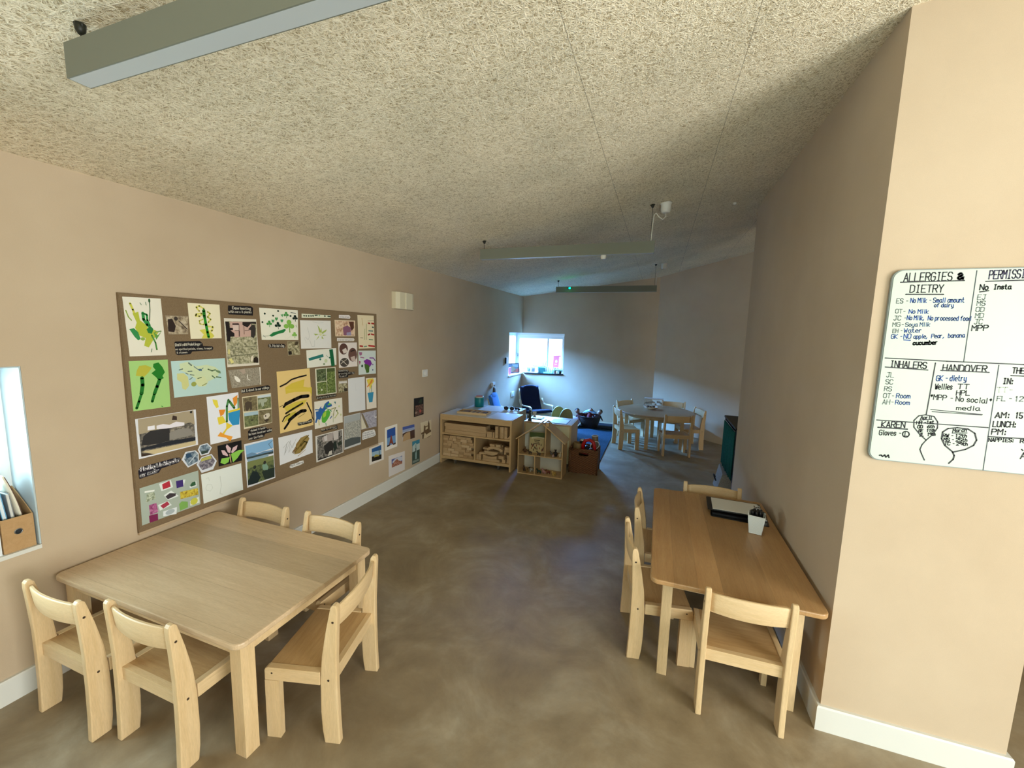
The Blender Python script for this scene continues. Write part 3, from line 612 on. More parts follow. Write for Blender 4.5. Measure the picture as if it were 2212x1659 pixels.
# ------------------------------------------------------------------ things on top of the cabinets
t = thing('sorting_tray', 'wooden tray with divided slots at the front of the block cabinet', 'tray', (-2.235, 4.815, HH + .0033), 2)
m = MB(WX); m.box(-.2, .2, -.085, .085, 0, .006, bev=.002); m.box(-.205, .205, -.092, -.0855, 0, .026, bev=.002); m.box(-.205, .205, .0855, .092, 0, .026, bev=.002); m.box(-.208, -.2005, -.085, .085, 0, .026, bev=.002); m.box(.2005, .208, -.085, .085, 0, .026, bev=.002); m.build('tray_base', t)
for x in (-.02, .045, .11): MB(WY).box(x - .005, x + .005, -.085, .085, .0063, .030, bev=.002).build('divider', t)
for i_, x in enumerate((-.12, .012, .078, .15)):
    o = MB(flat(('#8a6238', '#6f4c2c', '#7d5834', '#6a4628')[i_], .6)).box(-.05 if i_ == 0 else -.022, .05 if i_ == 0 else .022, -.07, .07, 0, .013, bev=.004).build('wooden_tile', None, (-2.235 + x * .9994, 4.815 + x * .035, HH + .0098), (0, 0, R(2)))
    tag(o, ('wide brown tile lying in the left slot of the wooden tray', 'brown tile in the second slot of the wooden tray', 'brown tile in the third slot of the wooden tray', 'brown tile in the right end slot of the wooden tray')[i_], 'tile', 'tiles in the wooden tray')
t = thing('storage_tin', 'teal tin canister with red and white top on the far cabinet', 'tin', (-2.395, 5.33, .6483))
MB(flat('#0c7f86', .35)).lathe([(.066, 0), (.068, .003), (.068, .128), (.066, .131)], n=32).build('body', t)
MB(flat('#e2ded6', .4)).lathe([(.060, .1312), (.060, .146), (.057, .149)], n=32).build('lid', t); MB(flat('#b04a44', .5)).lathe([(.047, .1492), (.047, .156), (.040, .158)], n=24).build('knob', t)
def sheet_flat(label, x0, x1, y0, y1, z, h='#dfe4e6', name='paper_sheet', th=.0012):
    return tag(MB(flat(h, .5)).box(x0 - (x0 + x1) / 2, x1 - (x0 + x1) / 2, y0 - (y0 + y1) / 2, y1 - (y0 + y1) / 2, 0, th).build(name, None, ((x0 + x1) / 2, (y0 + y1) / 2, z)), label, 'paper')
sheet_flat('large pale sheet covering the far cabinet beside the teal tin', -2.30, -1.75, 5.07, 5.47, .6483)
sheet_flat('white sheet lying on the right end of the block cabinet top', -1.98, -1.645, 4.62, 5.01, HH + .0033)
def goggles(label, x, y, z, rz, s=1.0):
    t = thing('toy_glasses', label, 'glasses', (x, y, z), rz, 'dark glasses on the far cabinet')
    for sx in (-1, 1): MB(BLACK).prism([(sx * .036 * s + .030 * s * math.cos(k * .5236), .024 * s * math.sin(k * .5236) + .024 * s) for k in range(12)], -.006, .006, 'Y', bev=.002).build('lens', t)
    m = MB(BLACK); m.box(-.008 * s, .008 * s, -.004, .004, .026 * s, .036 * s)
    for sx in (-1, 1): m.tube([(sx * .068 * s, .004, .032 * s), (sx * .072 * s, .06 * s, .030 * s), (sx * .05 * s, .11 * s, .012 * s)], .004)
    m.build('frame', t)
goggles('pair of dark toy glasses, left of two on the far cabinet', -1.90, 5.24, .6497, 10, 1.1); goggles('smaller pair of dark toy glasses, right of two on the far cabinet', -1.795, 5.29, .6497, -25, .75)
Z3 = .5653
sheet_flat('white paper sheet near right end of the cabinet behind the dollhouse', -1.275, -1.06, 5.09, 5.34, Z3 + .004, '#e6ebee'); sheet_flat('blue edged folder under the white paper sheet near dollhouse', -1.283, -1.052, 5.082, 5.348, Z3, '#4a6c84', 'folder', .0035)
t = thing('tablet', 'black tablet on a white card on the cabinet behind the dollhouse', 'tablet', (-1.50, 5.29, Z3 + .0013))
MB(BLACK).prism(rrect(-.072, .072, -.075, .075, .01), 0, .008, 'Z', bev=.002).build('case', t); MB(flat('#2a2c30', .15)).box(-.062, .062, -.066, .066, .0082, .009).build('screen', t)
sheet_flat('white card lying under the black tablet', -1.595, -1.41, 5.19, 5.395, Z3, '#e9eef0', 'card', .001)
t = thing('toy_lantern', 'slim dark bottle shaped lantern at front corner of the cabinet behind dollhouse', 'lantern', (-1.553, 5.10, Z3))
MB(flat('#2a2c26', .35)).lathe([(.026, 0), (.028, .004), (.028, .012), (.018, .02), (.016, .085), (.020, .09), (.020, .098), (.010, .104), (.008, .112)], n=18).build('body', t); MB(flat('#15161a', .3)).lathe([(.020, .1125), (.022, .116), (.014, .135), (.004, .142)], n=18).build('cap', t)
t = thing('paper_cup', 'small white cup behind the dark lantern on the cabinet', 'cup', (-1.588, 5.44, Z3)); MB(WPLAST).lathe([(.020, 0), (.028, .055), (.026, .055), (.018, .004), (0.001, .004)], n=20, caps=False).build('cup_body', t)

# ------------------------------------------------------------------ dollhouse
DX0, DX1, DY0, DY1 = -1.545, -.985, 4.612, 4.86; dox, doy = (DX0 + DX1) / 2, (DY0 + DY1) / 2
t = thing('dollhouse', 'open wooden dollhouse with pitched roof standing beside the block cabinet', 'dollhouse', (dox, doy, 0), 0)
a, b = (DX1 - DX0) / 2, (DY1 - DY0) / 2; ax = .012
for s in (-1, 1): MB(PLYZ).box(*sorted((s * a, s * (a - .012))), -b, b, .012, .437, bev=.0015).build('side_wall', t)
MB(PLYX).box(-a, a, -b, b, 0, .0115, bev=.0015).build('floor_board', t)
MB(PLYX).box(-a + .0125, a - .0125, -b + .002, b - .008, .236, .248, bev=.001).build('shelf', t)
MB(PLYZ).box(.058, .070, -b + .002, b - .008, .2485, .615, bev=.001).build('partition', t); MB(PLYZ).box(-.068, -.056, -b + .002, b - .008, .012, .2355, bev=.001).build('partition', t)
MB(flat('#d9d9cc', .6)).prism([(-a + .0125, .012), (a - .0125, .012), (a - .0125, .43), (ax, .628), (-a + .0125, .43)], b - .007, b - .001, 'Y').build('back_panel', t)
for s in (-1, 1):
    e0 = Vector((s * (a + .022), .425)); e1 = Vector((ax, .650)); d_ = (e1 - e0).normalized(); nn = Vector((-d_.y, d_.x)) * (.012 if s < 0 else -.012)
    q0, q1 = e0, e1 - d_ * (.004 if s < 0 else .016)
    MB(PLYX).prism([tuple(q0), tuple(q1), tuple(q1 + nn), tuple(q0 + nn)], -b - .008, b, 'Y', bev=.0012).build('roof_panel', t)
MB(PLYZ).box(.060, .098, -b + .01, -b + .05, .618, .665, bev=.0015).build('chimney', t)
bk = thing('picture_book', 'green and cream picture book leaning inside the dollhouse upper room', 'book', (-1.338, 4.735, .2487)); bk.rotation_euler = (R(-11), R(-3), 0)
m = MB(flat('#b9a878', .5), flat('#4a5a22', .5), flat('#3a2a1c', .5), flat('#7a3c24', .5), flat('#e2d9b4', .5))
m.box(-.098, .098, -.006, .006, 0, .252, 0, bev=.002); m.box(-.096, .096, -.0068, -.0062, .190, .25, 1); m.prism([(-.07, .17), (.0, .20), (.09, .175), (.09, .192), (-.07, .192)], -.0074, -.0069, 'Y', 4)
for k in range(18):
    x, z = rnd.uniform(-.085, .085), rnd.uniform(.012, .10); m.prism([(x - .006, z), (x + .006, z), (x + .004, z + .022), (x, z + .03), (x - .005, z + .02)], -.0073, -.0068, 'Y', 2 + k % 2)
for k, w in enumerate((.075, .06, .07)): m.box(-w / 2, w / 2, -.0075, -.007, .15 - k * .022, .159 - k * .022, 2)
m.build('cover', bk); MB(flat('#e9e2cc', .8)).box(-.094, .0975, -.0045, .0045, .2522, .2535).build('pages', bk)
def critter(label, cat, c1, c2, x, y, z, s=1.0, rz=0, pose='quad', group='small toy figures in the dollhouse'):
    t = thing('toy_' + cat, label, 'toy ' + cat, (x, y, z), rz, group); m = MB(flat(c1, .5))
    if pose == 'quad':
        m.ball((0, 0, .030 * s), .014 * s, .026 * s, .015 * s)
        for sx in (-1, 1):
            for sy in (-1, 1): m.tube([(sx * .009 * s, sy * .017 * s, .028 * s), (sx * .009 * s, sy * .018 * s, 0)], [.006 * s, .0045 * s], 7)
        m.tube([(0, .016 * s, .036 * s), (0, .028 * s, .05 * s)], [.010 * s, .008 * s], 8); m.tube([(0, -.024 * s, .034 * s), (0, -.034 * s, .022 * s)], [.003 * s, .002 * s], 6); m.build('body', t)
        h = MB(flat(c2, .5)); h.ball((0, .034 * s, .054 * s), .009 * s, .014 * s, .009 * s)
        for sx in (-1, 1): h.tube([(sx * .006 * s, .027 * s, .060 * s), (sx * .010 * s, .024 * s, .069 * s)], [.003 * s, .001 * s], 6)
        h.build('head', t)
    else:
        m.lathe([(.016 * s, 0), (.018 * s, .004 * s), (.013 * s, .03 * s), (.015 * s, .042 * s), (.006 * s, .05 * s)], n=14)
        for sx in (-1, 1): m.tube([(sx * .014 * s, 0, .042 * s), (sx * .024 * s, -.004 * s, .030 * s), (sx * .020 * s, -.014 * s, .020 * s)], .0045 * s, 7)
        m.build('body', t); h = MB(flat(c2, .5)); h.ball((0, 0, .060 * s), .012 * s)
        for sx in (-1, 1): h.ball((sx * .009 * s, 0, .071 * s), .004 * s, n=8, k=5)
        h.build('head', t)
    return t
SHZ = .2485; FB = .0120
critter('brown toy bear at the left of the dollhouse upper room', 'bear', '#5a3a22', '#6a4a2c', -1.480, 4.70, SHZ, 1.0, 10, 'sit')
critter('dark toy animal in front of the book in dollhouse', 'animal', '#3a2a20', '#2c2018', -1.395, 4.645, SHZ, .8, 100)
critter('grey brown toy animal in front of the book, beside the partition', 'animal', '#4c4034', '#5c4c3c', -1.285, 4.642, SHZ, .8, 80)
critter('grey toy mouse at left of the dollhouse upper right room', 'mouse', '#6a6a6c', '#5a5a5c', -1.145, 4.72, SHZ, .75, 60)
critter('tall black toy figure in the dollhouse upper right room', 'figure', '#151216', '#1c1618', -1.090, 4.69, SHZ, 1.15, 0, 'sit')
critter('white and pink toy figure below the tall black figure', 'figure', '#c8a8a4', '#b07c74', -1.108, 4.645, SHZ, .55, 0, 'sit')
critter('cream toy rabbit at right end of the dollhouse upper room', 'rabbit', '#c9bfa4', '#d6ccb4', -1.030, 4.69, SHZ, .85, 0, 'sit')
critter('dark brown toy animal at left of the dollhouse lower left room', 'animal', '#3c2a1e', '#4a3424', -1.478, 4.69, FB, .95, 30)
critter('golden toy lion in the middle of the dollhouse lower left room', 'lion', '#8a6a34', '#6a4a20', -1.430, 4.66, FB, .95, 200)
critter('black and white toy cow at right of the dollhouse lower left room', 'cow', '#b8b2a6', '#1c1818', -1.385, 4.70, FB, .95, 130)
critter('dark green toy frog at left of the dollhouse lower right room', 'frog', '#1c3a30', '#28463a', -1.285, 4.68, FB, .9, 90)
critter('pink toy pig in the dollhouse lower right room', 'pig', '#b88a8c', '#c49a9a', -1.225, 4.69, FB, .95, 60)
critter('red brown toy fox in the dollhouse lower right room', 'fox', '#7a4030', '#6a3424', -1.172, 4.70, FB, .9, 120)
critter('yellow toy giraffe cub at the right of dollhouse lower right room', 'giraffe', '#c8a85c', '#d8bc78', -1.092, 4.67, FB, 1.0, 150)

# ------------------------------------------------------------------ wicker basket with toys
t = thing('wicker_basket', 'square brown wicker basket of toys right of the dollhouse', 'basket', (-.795, 5.06, 0), 2)
m = MB(WICK); bw, bd, bh = .168, .14, .30; th = .012
def side(x0, x1, y0, y1): m.box(x0, x1, y0, y1, .0, bh, bev=.003)
m.box(-bw, -.06, -bd, -bd + th, 0, bh, bev=.003); m.box(.06, bw, -bd, -bd + th, 0, bh, bev=.003); m.box(-.06, .06, -bd, -bd + th, 0, .225); m.box(-.06, .06, -bd, -bd + th, .268, bh)
side(-bw, bw, bd - th, bd); side(-bw, -bw + th, -bd + th, bd - th); side(bw - th, bw, -bd + th, bd - th); m.box(-bw + th, bw - th, -bd + th, bd - th, 0, .012); m.build('woven_body', t)
m = MB(WICK); m.tube([(-bw, -bd, bh), (bw, -bd, bh), (bw, bd, bh), (-bw, bd, bh), (-bw, -bd, bh)], .011, 8); m.build('rim', t)
for sx in (-1, 1):
    for sy in (-1, 1): MB(WICK).tube([(sx * bw, sy * bd, 0), (sx * bw, sy * bd, bh)], .010, 8).build('corner_post', t)
m = MB(WICK); m.tube([(-.055, -bd - .002, .268), (0, -bd - .004, .274), (.055, -bd - .002, .268)], .008, 8); m.tube([(-.055, -bd - .002, .225), (0, -bd - .004, .219), (.055, -bd - .002, .225)], .006, 8); m.build('handle_hole_rim', t)
def toy(mb_parts, name, label, cat, loc, rot=(0, 0, 0)):
    t = thing(name, label, cat, loc, 0, 'toys in the brown wicker basket'); t.rotation_euler = rot
    for pn, mb in mb_parts: mb.build(pn, t)
    return t
TAN = flat('#8a7048', .5); RED = flat('#b0141a', .3); RED2 = flat('#7e1015', .4)
toy([('drum', MB(TAN).lathe([(.052, 0), (.055, .004), (.055, .125), (.050, .128), (.047, .10), (.001, .098)], n=24, caps=False)), ('handle', MB(TAN).tube([(.05, 0, .10), (.082, 0, .09), (.082, 0, .05), (.05, 0, .035)], .007))], 'wooden_mug', 'tan wooden mug at left of the wicker basket', 'mug', (-.895, 5.03, .235), (0, R(6), 0))
toy([('body', MB(BLACK).lathe([(.036, 0), (.038, .003), (.038, .15), (.034, .154)], n=20)), ('lid', MB(CHROME).lathe([(.036, .1545), (.036, .168), (.02, .176)], n=20))], 'toy_flask', 'black flask with silver lid between tan mug and red toy', 'flask', (-.835, 5.09, .225), (R(5), 0, 0))
toy([('arch', MB(RED).tube([(-.06, 0, 0), (-.068, 0, .08), (-.05, 0, .135), (0, 0, .155), (.05, 0, .135), (.075, 0, .08), (.085, 0, 0)], .022, 12)), ('base', MB(RED2).box(-.09, .1, -.03, .03, -.03, -.002, bev=.006))], 'red_toy_arch', 'shiny red arch shaped toy in the wicker basket', 'toy', (-.755, 4.995, .265), (0, R(8), 0))
toy([('tube', MB(flat('#7a6a54', .45)).lathe([(.038, 0), (.040, .003), (.040, .17), (.037, .173), (.034, .15), (.001, .148)], n=22, caps=False)), ('rim', MB(flat('#d8dde0', .3)).tube([(.040 * math.cos(k * .393), .040 * math.sin(k * .393), .173) for k in range(17)], .004, 6, caps=False))], 'toy_beaker', 'grey brown beaker with pale rim, tallest in the wicker basket', 'beaker', (-.675, 5.12, .275), (0, R(-4), 0))
toy([('hoop', MB(flat('#dfe3e6', .25)).tube([(.06 * math.cos(k * .393), 0, .06 * math.sin(k * .393)) for k in range(17)], .006, 8, caps=False))], 'white_hoop', 'white hoop at the right rim of the wicker basket', 'hoop', (-.672, 5.03, .345), (R(20), R(15), R(40)))
toy([('ball_body', MB(flat('#3a1414', .4)).ball((0, 0, 0), .05))], 'dark_red_ball', 'dark red ball at the right of the wicker basket', 'ball', (-.70, 4.985, .27))
toy([('ball_body', MB(flat('#242022', .5)).ball((0, 0, 0), .06))], 'black_ball', 'black ball at the back of the wicker basket', 'ball', (-.78, 5.12, .25))

# ------------------------------------------------------------------ far bay: rug, black strip, armchairs, baskets
r_ = MB(RUGM).prism(rrect(-.88, .88, -1.05, 1.05, .03), 0, .012, 'Z', bev=.004, ang=60).build('floor_rug', None, (-1.535, 6.42, 0)); tag(r_, 'large blue rug on the floor of the far bay', 'rug')
r_ = MB(STRIPF).prism(rrect(-.33, .33, -.24, .24, .02), 0, .022, 'Z', bev=.005, ang=60).build('floor_mat', None, (-1.0, 7.72, 0)); tag(r_, 'flat black strip along the far wall beyond the blue rug', 'mat')  # thin black slab lying flat beyond the rug
FRW = wood('armchair_birch', (.50, .38, .24), (.60, .48, .32), 'Y', .4)
def armchair(label, loc, rz, cloth):
    t = thing('armchair', label, 'armchair', loc, rz, 'bentwood armchairs in the far corner')
    prof = [(.27, .285), (.20, .292), (.05, .262), (-.07, .240), (-.125, .262), (-.165, .34), (-.215, .50), (-.262, .66), (-.275, .705)]
    m = MB(cloth); w = .205; rings = []; pts = [Vector((0, y, z)) for y, z in prof]
    for i, p in enumerate(pts):
        tt = (pts[min(i + 1, len(pts) - 1)] - pts[max(i - 1, 0)]).normalized(); nn = Vector((0, tt.z, -tt.y)); 
        if nn.z < 0 and i < 4: nn = -nn
        th = .032 if 0 < i < len(pts) - 1 else .018; ring = []
        for k in range(16):
            c, s_ = math.cos(2 * math.pi * k / 16), math.sin(2 * math.pi * k / 16)
            sx = math.copysign(abs(c) ** .35, c) * w; ss = math.copysign(abs(s_) ** .6, s_) * th
            ring.append(m.bm.verts.new(p + Vector((sx, 0, 0)) + nn * ss))
        rings.append(ring)
    for i in range(len(rings) - 1):
        for k in range(16):
            f = m.bm.faces.new((rings[i][k], rings[i][(k + 1) % 16], rings[i + 1][(k + 1) % 16], rings[i + 1][k])); f.smooth = True
    m.bm.faces.new(rings[0][::-1]); m.bm.faces.new(rings[-1])
    cu = m.build('cushion', t)
    pl_ = MB(cloth); pl_.ball((0, -.262, .655), .19, .035, .075, n=18, k=10); pl_.build('head_pillow', cu)
    for s in (-1, 1):
        x = s * .245
        path = [(x, .235, .012), (x, .245, .10), (x, .250, .25), (x, .246, .33), (x, .225, .368), (x, .18, .380), (x, .05, .372), (x, -.08, .365), (x, -.145, .385), (x, -.19, .47)]
        MB(FRW).ribbon(path, .042, .016).build('arm', t)
        MB(FRW).ribbon([(x, .245, .010), (x, .10, .008), (x, -.10, .008), (x, -.24, .012), (x, -.30, .03)], .042, .016).build('floor_runner', t)
        MB(FRW).ribbon([(s * .218, .27, .235), (s * .218, .05, .212), (s * .218, -.07, .195), (s * .218, -.15, .23), (s * .218, -.19, .34), (s * .218, -.245, .50), (s * .218, -.292, .66)], .024, .016).build('side_frame', t)
    m = MB(FRW); m.box(-.245, .245, .18, .21, .215, .238, bev=.003); m.box(-.245, .245, -.22, -.196, .40, .44, bev=.003); m.build('cross_rail', t)
    return t
armchair('dark navy cushioned bentwood armchair in the corner below the window', (-2.13, 7.36, .0), -133, NAVY)
armchair('blue cushioned armchair by left wall behind the teal tin, seen from the side', (-2.24, 6.15, .0125), -84, fabric('mid_blue_cloth', (.05, .16, .42), (.08, .22, .52), 160))
cu = MB(fabric('plum_cloth', (.07, .03, .05), (.11, .05, .07), 100)).ball((0, 0, .06), .2, .17, .06, n=20, k=10).build('floor_cushion', None, (-1.83, 6.93, .0125)); tag(cu, 'dark plum floor cushion in front of the navy armchair', 'cushion')
# dolls in a dark basket
t = thing('doll_basket', 'low round dark basket full of dolls by the far wall', 'basket', (-1.13, 7.55, .023))
MB(WICKD).lathe([(.14, 0), (.15, .004), (.195, .15), (.205, .20), (.212, .206), (.205, .212), (.195, .20), (.14, .012), (.001, .012)], n=32, caps=False).build('woven_body', t)
def doll(label, loc, rot, cl, hair, skin='#8a5c44'):
    t = thing('toy_doll', label, 'doll', loc, 0, 'dolls in the dark basket'); t.rotation_euler = rot
    m = MB(flat(cl, .8)); m.lathe([(.05, 0), (.055, .02), (.04, .10), (.035, .125), (.012, .135)], n=14)
    for s in (-1, 1): m.tube([(s * .035, 0, .115), (s * .075, .0, .085), (s * .10, .01, .06)], [.016, .013, .011], 8)
    m.build('dress', t); h = MB(flat(skin, .5)); h.ball((0, 0, .175), .042, .042, .047)
    for s in (-1, 1): h.ball((s * .108, .012, .054), .012, n=8, k=6)
    h = h.build('head', t); hr = MB(flat(hair, .8)); hr.ball((0, .012, .188), .046, .042, .045)
    hr.build('hair', h); e = MB(BLACK)
    for s in (-1, 1): e.ball((s * .016, -.040, .178), .005, n=8, k=5)
    e.build('eye', h)
doll('doll with dark hair at the left rim of the dark basket', (-1.27, 7.50, .15), (R(8), R(-28), 0), '#5a2a2c', '#1c1210')
doll('doll with grey brown hair at the right rim of the dark basket', (-1.01, 7.52, .15), (R(6), R(22), 0), '#3c2c34', '#57483a', '#a08070')
doll('doll in maroon clothes lying at the front of the dark basket', (-1.13, 7.44, .17), (R(-30), R(4), 0), '#5e1220', '#3a1c14', '#b08c7c')
m = MB(flat('#7fb2e0', .85))
prev = None
for i in range(9):
    u = -1 + i / 4; row = [m.bm.verts.new((u * .12, -.06 + .13 * v / 5, .245 + .06 * (1 - u * u) * math.sin(.4 + v * .4) + rnd.uniform(-.008, .008))) for v in range(6)]
    if prev:
        for v in range(5):
            f = m.bm.faces.new((prev[v], row[v], row[v + 1], prev[v + 1])); f.smooth = True
    prev = row
o = m.build('doll_blanket', None, (-1.13, 7.53, .04)); sm = o.modifiers.new('thickness', 'SOLIDIFY'); sm.thickness = .008; tag(o, 'light blue blanket draped over the dolls in the dark basket', 'blanket')
# cradle of yellow wood
t = thing('toy_cradle', 'yellow wooden toy cradle with two rounded ends beside the armchair', 'cradle', (-1.505, 6.86, .0125), -42)
for x in (-.12, .12):
    pts = [(-.12, .04), (.12, .04), (.14, .20)] + [(.14 * math.cos(R(k * 15)), .28 + .17 * math.sin(R(k * 15))) for k in range(0, 13)] + [(-.14, .20)]
    MB(YELLW).prism(pts, x - .009, x + .009, 'X', bev=.003, ang=40).build('end_board', t)
    MB(YELLW).ribbon([(x, -.17, .034), (x, -.09, .012), (x, 0, .006), (x, .09, .012), (x, .17, .034)], .03, .012).build('rocker', t)
for s in (-1, 1): MB(YELLW).box(-.11, .11, s * .118 - .006, s * .118 + .006, .08, .26, bev=.002).build('side_board', t)
MB(YELLW).box(-.11, .11, -.11, .11, .06, .075).build('base_board', t)
o = MB(LILAC).ball((0, 0, .10), .17, .13, .10, n=20, k=10).build('floor_cushion', None, (-1.46, 7.45, .0125)); tag(o, 'pale lilac cushion on the rug between cradle and doll basket', 'cushion')
# green fronted cabinet beyond the right wall
t = thing('curtained_cabinet', 'dark cabinet with green curtain front just beyond end of the right wall', 'cabinet', (.99, 4.92, 0))
DRK = flat('#0b0c0d', .5)
m = MB(DRK); m.box(-.205, .22, -.40, .33, .255, .275, bev=.003); m.box(-.205, .22, -.40, -.375, .2755, .8045); m.box(-.205, .22, .305, .33, .2755, .8045); m.box(.20, .22, -.374, .304, .2755, .8045); m.build('carcass', t)
MB(DRK).box(-.215, .225, -.41, .34, .805, .825, bev=.003).build('top_board', t)
m = MB(GREENC); prev = None
for i in range(61):
    y = -.37 + .67 * i / 60; x = -.212 + .007 * math.sin(i * 1.05) + .003 * math.sin(i * .37); row = [m.bm.verts.new((x, y, .272)), m.bm.verts.new((x, y, .775 + .006 * math.sin(i * 1.05)))]
    if prev:
        f = m.bm.faces.new((prev[0], row[0], row[1], prev[1])); f.smooth = True
    prev = row
o = m.build('curtain', t); s_ = o.modifiers.new('thickness', 'SOLIDIFY'); s_.thickness = .003
MB(STEEL).tube([(-.212, -.374, .783), (-.212, .304, .783)], .004, 8).build('curtain_rail', t)
RBW = flat('#4a1c16', .5)
for x in (-.18, .19):
    for y in (-.37, .30): MB(RBW).box(x - .02, x + .02, y - .02, y + .02, 0, .2545, bev=.004).build('leg', t)
t = thing('felt_bag', 'grey speckled felt bag with dark handle under the green curtained cabinet', 'bag', (.80, 5.08, 0), 0)
m = MB(GREYF); m.hexa([(-.09, -.14, 0), (-.035, -.11, .20), (-.09, .14, 0), (-.035, .17, .245), (.09, -.14, 0), (.035, -.11, .20), (.09, .14, 0), (.035, .17, .245)]); v_ = list(m.bm.verts); m.bevel(v_, .018, 3); m.build('bag_body', t)
MB(DARK).tube([(-.088, -.06, .10), (-.105, -.05, .14), (-.108, 0, .155), (-.100, .05, .14), (-.082, .06, .11)], .008, 8).build('handle', t)

# ------------------------------------------------------------------ wall fittings
t = thing('alarm_sounder', 'cream plastic box with centre ridge high on left wall, right of the pinboard', 'alarm', (XL, 3.79, 2.02))
ALM = flat('#d6cdb0', .45); m = MB(ALM); m.prism([(0, -.165), (.05, -.16), (.075, -.12), (.078, 0), (.078, .10), (.06, .15), (.03, .165), (0, .165)], -.088, .088, 'Z', bev=.006, ang=50); m.build('housing', t)
MB(flat('#e6dec4', .4)).box(.0785, .086, -.03, -.018, -.085, .085, bev=.002).build('ridge', t); MB(flat('#7a6a58', .5)).prism([(.128 + .006 * math.cos(k), -.066 + .006 * math.sin(k)) for k in range(6)], .066, .069, 'X').build('screw', t)
def plate(name, label, cat, y, z, w, h, d=.014, rocker=True):
    t = thing(name, label, cat, (XL, y, z)); MB(WPLAST).box(0, d, -w / 2, w / 2, -h / 2, h / 2, bev=.003).build('face_plate', t)
    if rocker: MB(flat('#f2efe8', .3)).box(d + .0003, d + .006, -w * .16, w * .16, -h * .22, h * .22, bev=.002).build('rocker', t)
    return t
plate('light_switch', 'small cream light switch on left wall above the dark flower photo', 'light switch', 4.26, 1.205, .10, .085)
t = plate('thermostat', 'small white thermostat with dark edge beside the corner window', 'thermostat', 7.05, 1.215, .075, .11, .028, False); MB(DARK).box(.001, .029, -.052, -.0385, -.055, .055).build('dark_edge', t)
plate('wall_socket', 'pale double wall socket on left wall left of the navy armchair', 'socket', 7.46, .535, .17, .09, .012)
t = thing('wall_hook', 'small white wall hook above the blue armchair', 'hook', (XL, 6.42, .84)); MB(WPLAST).box(0, .035, -.05, .05, -.035, .035, bev=.005).build('base_plate', t); MB(WPLAST).tube([(.035, -.03, -.01), (.06, -.03, -.02), (.062, -.03, .0)], .007).build('peg', t)
t = thing('hanging_brush', 'brown oval brush hanging from the white wall hook', 'brush', (XL + .057, 6.37, .735)); MB(flat('#5a4632', .5)).ball((0, 0, 0), .018, .055, .072).build('brush_head', t); MB(flat('#3c2e22', .5)).tube([(0, .0, .066), (0, .012, .095), (.0, .02, .098)], .005).build('cord_loop', t)

# ------------------------------------------------------------------ ceiling lamps
LGREY = flat('#75786b', .45); LDIFF = flat('#bcc2c4', .28)
def lamp(label, y, sensor=False, led=False):
    xl, xr = -1.655, -.088; zb, zt = 2.398, 2.492
    t = thing('batten_lamp', label, 'ceiling lamp', ((xl + xr) / 2, y, zb), 0, 'suspended batten lamps'); a = (xr - xl) / 2
    m = MB(LGREY); m.box(-a, a, -.027, -.0235, 0, zt - zb, bev=.001); m.box(-a, a, .0235, .027, 0, zt - zb, bev=.001); m.box(-a, a, -.0234, .0234, zt - zb - .004, zt - zb); m.box(-a, -a + .004, -.0234, .0234, .0, zt - zb - .0045); m.box(a - .004, a, -.0234, .0234, .0, zt - zb - .0045); m.build('housing', t)
    MB(LDIFF).box(-a + .005, a - .005, -.0232, .0232, -.001, .02).build('diffuser', t)
    for x in (-a + .03, a - .035):
        wx_ = (xl + xr) / 2 + x; zc = cz(wx_, y) - zb
        h = MB(flat('#23241c', .5)); h.tube([(x, 0, zt - zb), (x, 0, zc)], .002, 6); h.lathe([(.006, 0), (.012, .01), (.014, .028)], cx=x, cy=0, cz=zc - .0285, n=10); h.tube([(x - .02, 0, zc - .006), (x, .006, zc - .016), (x + .018, -.004, zc - .004)], .003, 6); h.build('hanger', t)
    if sensor: MB(WPLAST).lathe([(.014, -.036), (.022, -.030), (.024, -.012), (.024, -.0015)], cx=.37, n=18).build('motion_sensor', t)
    if led:
        MB(flat('#2a2c28', .4)).box(-a + .20, -a + .26, -.034, -.0275, .045, .085, bev=.002).build('indicator_housing', t); MB(emit('green_led', (.0, 1.0, .35), 55)).ball((-a + .228, -.038, .066), .013, n=12, k=8).build('indicator_light', t)
    return t
lamp('grey batten lamp hanging nearest the camera at upper left of ceiling', .783); lamp('grey batten lamp hanging mid room, with a motion sensor underneath', 3.675, sensor=True); lamp('farthest batten lamp, with a glowing green indicator', 6.705, led=True)
def rose(label, x, y, cable=None):
    t = thing('ceiling_rose', label, 'ceiling fitting', (x, y, cz(x, y) - .001))
    MB(WPLAST).lathe([(.022, -.078), (.034, -.074), (.040, -.05), (.040, -.012), (.046, -.008), (.046, .004)], n=24).build('housing', t)
    if cable:
        MB(flat('#dcd9cc', .5)).tube(cable, .0045, 8).build('cable', t)
z_ = cz(-.02, 3.72)
rose('white ceiling fitting with a looping cable above the middle lamp', -.02, 3.72, [(0, 0, -.075), (.004, -.01, -.11), (-.02, -.03, -.135), (-.05, -.04, -.115), (-.075, -.045, -.085), (-.088, -.045, -.105), (-.096, -.045, -.20), (-.10, -.044, 2.494 - z_)])
rose('small white ceiling fitting above the farthest lamp', -.005, 6.80, [(0, -.0, -.075), (-.04, -.05, -.10), (-.095, -.09, -.14), (-.10, -.093, 2.494 - cz(-.005, 6.8))])
o = MB(WPLAST).lathe([(.008, -.02), (.014, -.014), (.016, .001)], n=14).build('ceiling_sensor', None, (.541, 4.131, cz(.541, 4.131))); tag(o, 'tiny white sensor on the ceiling close to the right wall', 'sensor')

